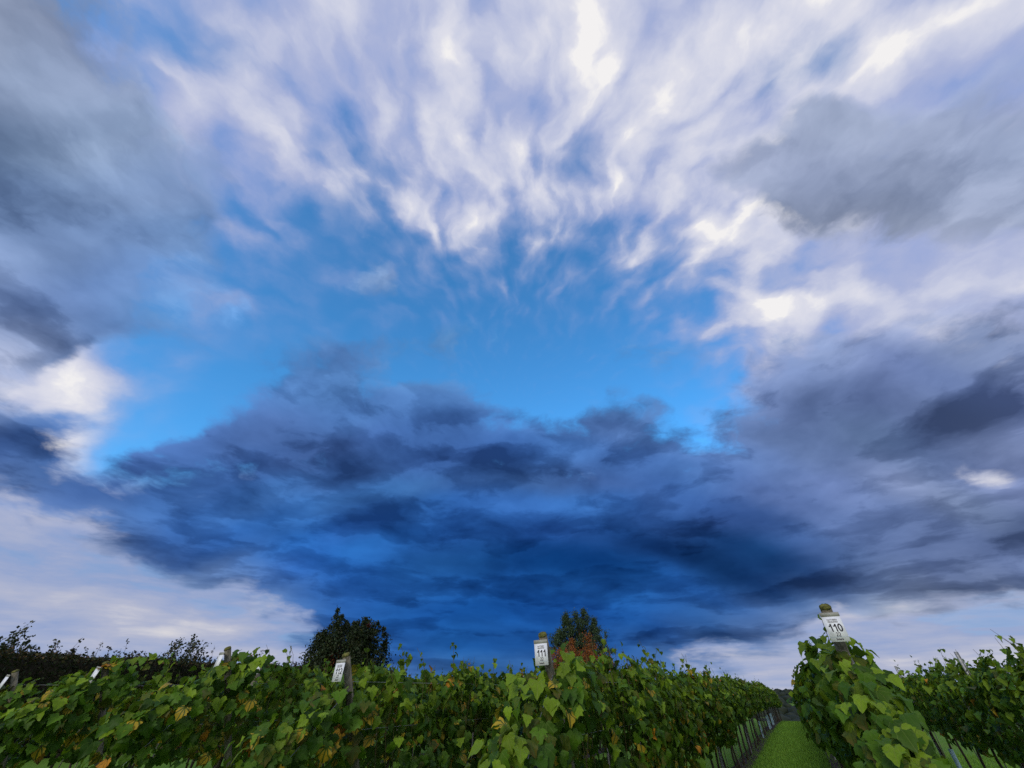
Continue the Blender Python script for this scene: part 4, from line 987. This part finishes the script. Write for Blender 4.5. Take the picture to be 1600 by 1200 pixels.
# ------------------------------------------------------------------ trees, hedge, shrubs
def leaf_cards(cent, size, rd, up=0.3):
    """small pointed leaves (two triangles each, folded) at the given centres"""
    n = len(cent)
    N = rd.normal(0, 1, (n, 3)); N[:, 2] += up; N /= np.linalg.norm(N, axis=1, keepdims=True)
    T = rd.normal(0, 1, (n, 3)); T -= N * np.sum(N * T, 1, keepdims=True); T /= np.linalg.norm(T, axis=1, keepdims=True)
    B = np.cross(N, T); s = (size * rd.uniform(0.6, 1.3, n))[:, None]
    V = np.stack([cent - T * s * 0.5, cent + B * s * 0.36 + N * s * 0.1, cent + T * s * 0.5, cent - B * s * 0.36 + N * s * 0.1], axis=1)
    i = np.arange(n)[:, None] * 4
    return V.reshape(-1, 3), np.concatenate([i + np.array([0, 1, 2]), i + np.array([0, 2, 3])], axis=1).reshape(-1, 3)

def grow_tree(name, loc, label, cat_group, height, trunk_h, clumps, leaf_n, leaf_size, mats, seed, clump_r, rad=0.09, frac=None):
    """tapered trunk, limbs to every clump, crown of leaves gathered in the clumps"""
    rd = np.random.default_rng(seed); rr = random.Random(seed)
    e = empty(name, loc, label, 'tree', cat_group)
    parts = [tube([(0, 0, -0.2), (0.02, 0, trunk_h * 0.5), (0, 0.03, trunk_h), (0.05, 0, trunk_h + (height - trunk_h) * 0.55)], [rad * 1.25, rad, rad * 0.85, rad * 0.3], 9)]
    for c in clumps[::2]:
        c = np.array(c[:3]); z0 = min(max(trunk_h * 0.8, c[2] * 0.55), trunk_h + (height - trunk_h) * 0.4)
        mid = np.array([c[0] * 0.45, c[1] * 0.45, z0 + (c[2] - z0) * 0.5]) + rd.normal(0, 0.06, 3)
        parts.append(tube([(0, 0, z0), tuple(mid), tuple(c)], [rad * 0.38, rad * 0.2, rad * 0.06], 5, False))
    V, F = join(parts); obj('trunk', mesh_np('trunk', V, F, [M['wood']], smooth=True), e)
    cs = np.array([c[:3] for c in clumps]); sc = np.array([c[3] if len(c) > 3 else 1.0 for c in clumps])
    k = rd.integers(0, len(cs), leaf_n)
    d = rd.normal(0, 0.55, (leaf_n, 3))
    P = cs[k] + d * (clump_r * sc[k])[:, None] * np.array([1, 1, 1.1])
    V, F = leaf_cards(P, leaf_size, rd)
    mi = None
    if len(mats) > 1:
        m = frac(P, cs[k], k, rd); mi = np.repeat(m, 2)
    obj('crown', mesh_np('crown', V, F, mats, mi), e)
    return e

def dirp(px, dist):
    """ground point at a compass bearing (degrees right of the view axis) and distance"""
    return np.array([math.sin(R(px)) * dist, math.cos(R(px)) * dist, 0.0])

def maple():
    rd = np.random.default_rng(5); cl = []
    # broad low crown, built from upright leaders of unequal height that thin out to a tip
    for k in range(34):
        a = 2.4 * k; r = 1.58 * math.sqrt((k + 0.5) / 34) * rd.uniform(0.88, 1.1)
        ztop = 4.3 - 0.75 * (r / 1.58) ** 2.6 + rd.normal(0, 0.26); z0 = 1.2 + 0.5 * rd.random()
        lx, ly = rd.normal(0, 0.12, 2)
        for t in np.linspace(0, 1, 13):
            z = z0 + (ztop - z0) * t; q = r * (0.78 + 0.32 * math.sin(math.pi * (0.2 + 0.55 * t)))
            cl.append((q * math.cos(a) + lx * t + rd.normal(0, .10), q * math.sin(a) + ly * t + rd.normal(0, .10), z, (1.0 if t < 0.6 else 1.0 - 1.6 * (t - 0.6)) * rd.uniform(0.6, 1.15)))
    p = dirp(-19.3, 24.0)
    def fr(P, c, k, rd): return ((np.sin(k * 12.7) > 0.993) & (rd.random(len(P)) < 0.8)).astype(int)
    grow_tree('maple_tree', tuple(p), 'dark round-crowned maple tree behind the vines, left of centre', None, 4.6, 1.2, cl, 46000, 0.095, [M['maple'], M['maple_red']], 5, 0.32, 0.11, fr)
maple()

def poplar():
    rd = np.random.default_rng(8); cl = []
    for cx, h, w in ((-1.5, 9.2, 2.9), (0.8, 9.7, 3.2), (-0.3, 9.2, 3.3), (2.0, 8.5, 2.8), (-2.4, 7.2, 2.4), (0.3, 7.6, 3.6)):
        for t in np.linspace(0, 1, 26):
            z = 1.8 + (h - 1.8) * t; q = w * (1 - t ** 3.0) * 0.95 + 0.05
            for j in range(4):
                a = rd.uniform(0, 6.28); r = q * math.sqrt(rd.random())
                cl.append((cx + r * math.cos(a), r * math.sin(a) * 0.9, z + rd.normal(0, 0.2), rd.uniform(0.4, 1.05)))
    grow_tree('tall_tree', tuple(dirp(8.4, 58.0)), 'tall two-peaked grey-green tree behind the orange tree', None, 10, 1.6, cl, 60000, 0.14, [M['poplar']], 8, 0.42, 0.2)
poplar()

def orange_tree():
    rd = np.random.default_rng(9); cl = []
    for k in range(150):
        a = rd.uniform(0, 6.28); r = 3.4 * math.sqrt(rd.random()); z = rd.uniform(1.3, 6.3 - 0.24 * r * r)
        cl.append((r * math.cos(a), r * math.sin(a), z, rd.uniform(0.5, 1.2)))
    grow_tree('autumn_tree', tuple(dirp(7.9, 49.0)), 'small tree with orange autumn leaves before the tall grey-green tree', None, 5.4, 1.1, cl, 30000, 0.12, [M['orange'], M['bush']], 9, 0.5, 0.11,
              lambda P, c, k, rd: (rd.random(len(P)) < np.clip(0.75 - (c[:, 2] - 1.4) / 3.0 + 0.25 * np.sin(k * 3.3), 0.10, 0.92)).astype(int))
orange_tree()

def low_bush(name, bearing, dist, h, w, label, seed, mat, n=7000, leaf=0.13):
    rd = np.random.default_rng(seed); cl = []
    for k in range(46):
        a = rd.uniform(0, 6.28); r = w * math.sqrt(rd.random()); z = rd.uniform(0.4, h * (1 - 0.45 * (r / w) ** 2))
        cl.append((r * math.cos(a), r * math.sin(a), z, 1.0))
    p = dirp(bearing, dist); p[2] = gz(p[0], p[1])
    e = grow_tree(name, tuple(p), label, None, h, 0.5, cl, n, leaf, [mat], seed, 0.42 * h / 3.0, 0.06)
    return e
low_bush('round_bush', 12.6, 50.0, 4.2, 2.9, 'dark rounded bush at the right foot of the orange tree', 31, M['bush'])
low_bush('round_bush', 15.3, 120.0, 5.2, 3.2, 'tiny far tree just right of the dark bush', 33, M['bush'], 3000, 0.3)

def hedge():
    L0, L1, u, h, w = 2.0, 21.8, -21.0, 2.45, 0.7
    base = uv2w(u, L0); e = empty('hedge', tuple(base), 'long dark clipped hedge behind the vines at the left', 'hedge')
    Ln = L1 - L0
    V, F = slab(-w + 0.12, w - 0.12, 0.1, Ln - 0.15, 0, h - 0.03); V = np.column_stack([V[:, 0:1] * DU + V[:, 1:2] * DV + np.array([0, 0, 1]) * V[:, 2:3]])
    obj('dark_core', mesh_np('dark_core', V, F, [M['hedge_core']]), e)  # added near-black box, not modelled wood: keeps the hedge opaque and dark inside
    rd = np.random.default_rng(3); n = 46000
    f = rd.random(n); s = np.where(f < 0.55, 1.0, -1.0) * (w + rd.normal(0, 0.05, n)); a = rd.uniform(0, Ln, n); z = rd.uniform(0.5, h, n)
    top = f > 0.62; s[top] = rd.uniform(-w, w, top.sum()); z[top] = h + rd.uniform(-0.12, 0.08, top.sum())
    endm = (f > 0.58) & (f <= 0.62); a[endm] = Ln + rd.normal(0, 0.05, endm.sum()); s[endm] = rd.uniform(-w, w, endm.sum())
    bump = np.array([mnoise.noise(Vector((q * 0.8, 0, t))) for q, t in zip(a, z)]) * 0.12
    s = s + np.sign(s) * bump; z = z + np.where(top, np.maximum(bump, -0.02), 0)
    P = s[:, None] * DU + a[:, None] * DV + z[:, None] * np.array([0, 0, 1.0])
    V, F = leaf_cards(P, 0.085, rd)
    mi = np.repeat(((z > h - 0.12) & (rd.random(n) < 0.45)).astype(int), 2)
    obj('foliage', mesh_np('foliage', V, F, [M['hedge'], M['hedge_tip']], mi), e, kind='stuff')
    # unclipped twigs along the top
    pv, lp = [], []
    for k in range(320):
        a0 = rd.uniform(0, Ln); s0 = rd.uniform(-0.6, 0.6); ln = rd.uniform(0.1, 0.35) * (2.0 if rd.random() < 0.12 else 1)
        p0 = s0 * DU + a0 * DV + np.array([0, 0, h - 0.05]); p1 = p0 + np.array([rd.normal(0, .12), rd.normal(0, .12), ln + 0.05])
        pv.append(tube([tuple(p0), tuple((p0 + p1) / 2 + rd.normal(0, .02, 3)), tuple(p1)], [0.006, 0.005, 0.003], 4, False))
        for t in rd.random(int(5 + ln * 22)): lp.append(p0 + (p1 - p0) * t + rd.normal(0, 0.03, 3))
    V, F = join(pv); t = obj('twigs', mesh_np('twigs', V, F, [M['wood']]), e, kind='stuff')
    V, F = leaf_cards(np.array(lp), 0.085, rd); obj('twig_leaves', mesh_np('twig_leaves', V, F, [M['hedge'], M['hedge_tip']], np.repeat((rd.random(len(lp)) < 0.3).astype(int), 2)), t, kind='stuff')
hedge()

def shrub(bearing, dist, h, label, seed, n=9, spread=0.5):
    rd = np.random.default_rng(seed); p = dirp(bearing, dist)
    e = empty('shrub', tuple(p), label, 'shrub')
    st, lp = [], []
    for k in range(n):
        b = np.array([rd.normal(0, spread * .3), rd.normal(0, spread * .3), 0]); t = b + np.array([rd.normal(0, spread), rd.normal(0, spread), h * rd.uniform(0.72, 1.0)])
        mid = (b + t) / 2 + rd.normal(0, 0.08, 3)
        st.append(tube([tuple(b), tuple(mid), tuple(t)], [0.02, 0.012, 0.004], 5, False))
        for q in rd.random(85) ** 0.6: lp.append((mid + (t - mid) * q if q > 0.2 else b + (mid - b) * rd.random()) + rd.normal(0, 0.075, 3))
    V, F = join(st); obj('stems', mesh_np('stems', V, F, [M['wood']], smooth=True), e)
    V, F = leaf_cards(np.array(lp), 0.11, rd); obj('foliage', mesh_np('foliage', V, F, [M['shrub']]), e, kind='stuff')
shrub(-35.6, 25.0, 3.55, 'wispy grey-green shrub above the hedge left of the bare post', 41, 11, 0.5)
shrub(-34.2, 25.5, 3.5, 'upright wispy shrub above the hedge, nearer the bare post', 42, 8, 0.35)
shrub(-47.0, 24.0, 3.5, 'dark leafy shrub cut by the left picture edge', 43, 16, 0.6)
shrub(-43.4, 24.5, 3.3, 'thin twiggy shrub rising over the hedge near the left edge', 44, 5, 0.5)
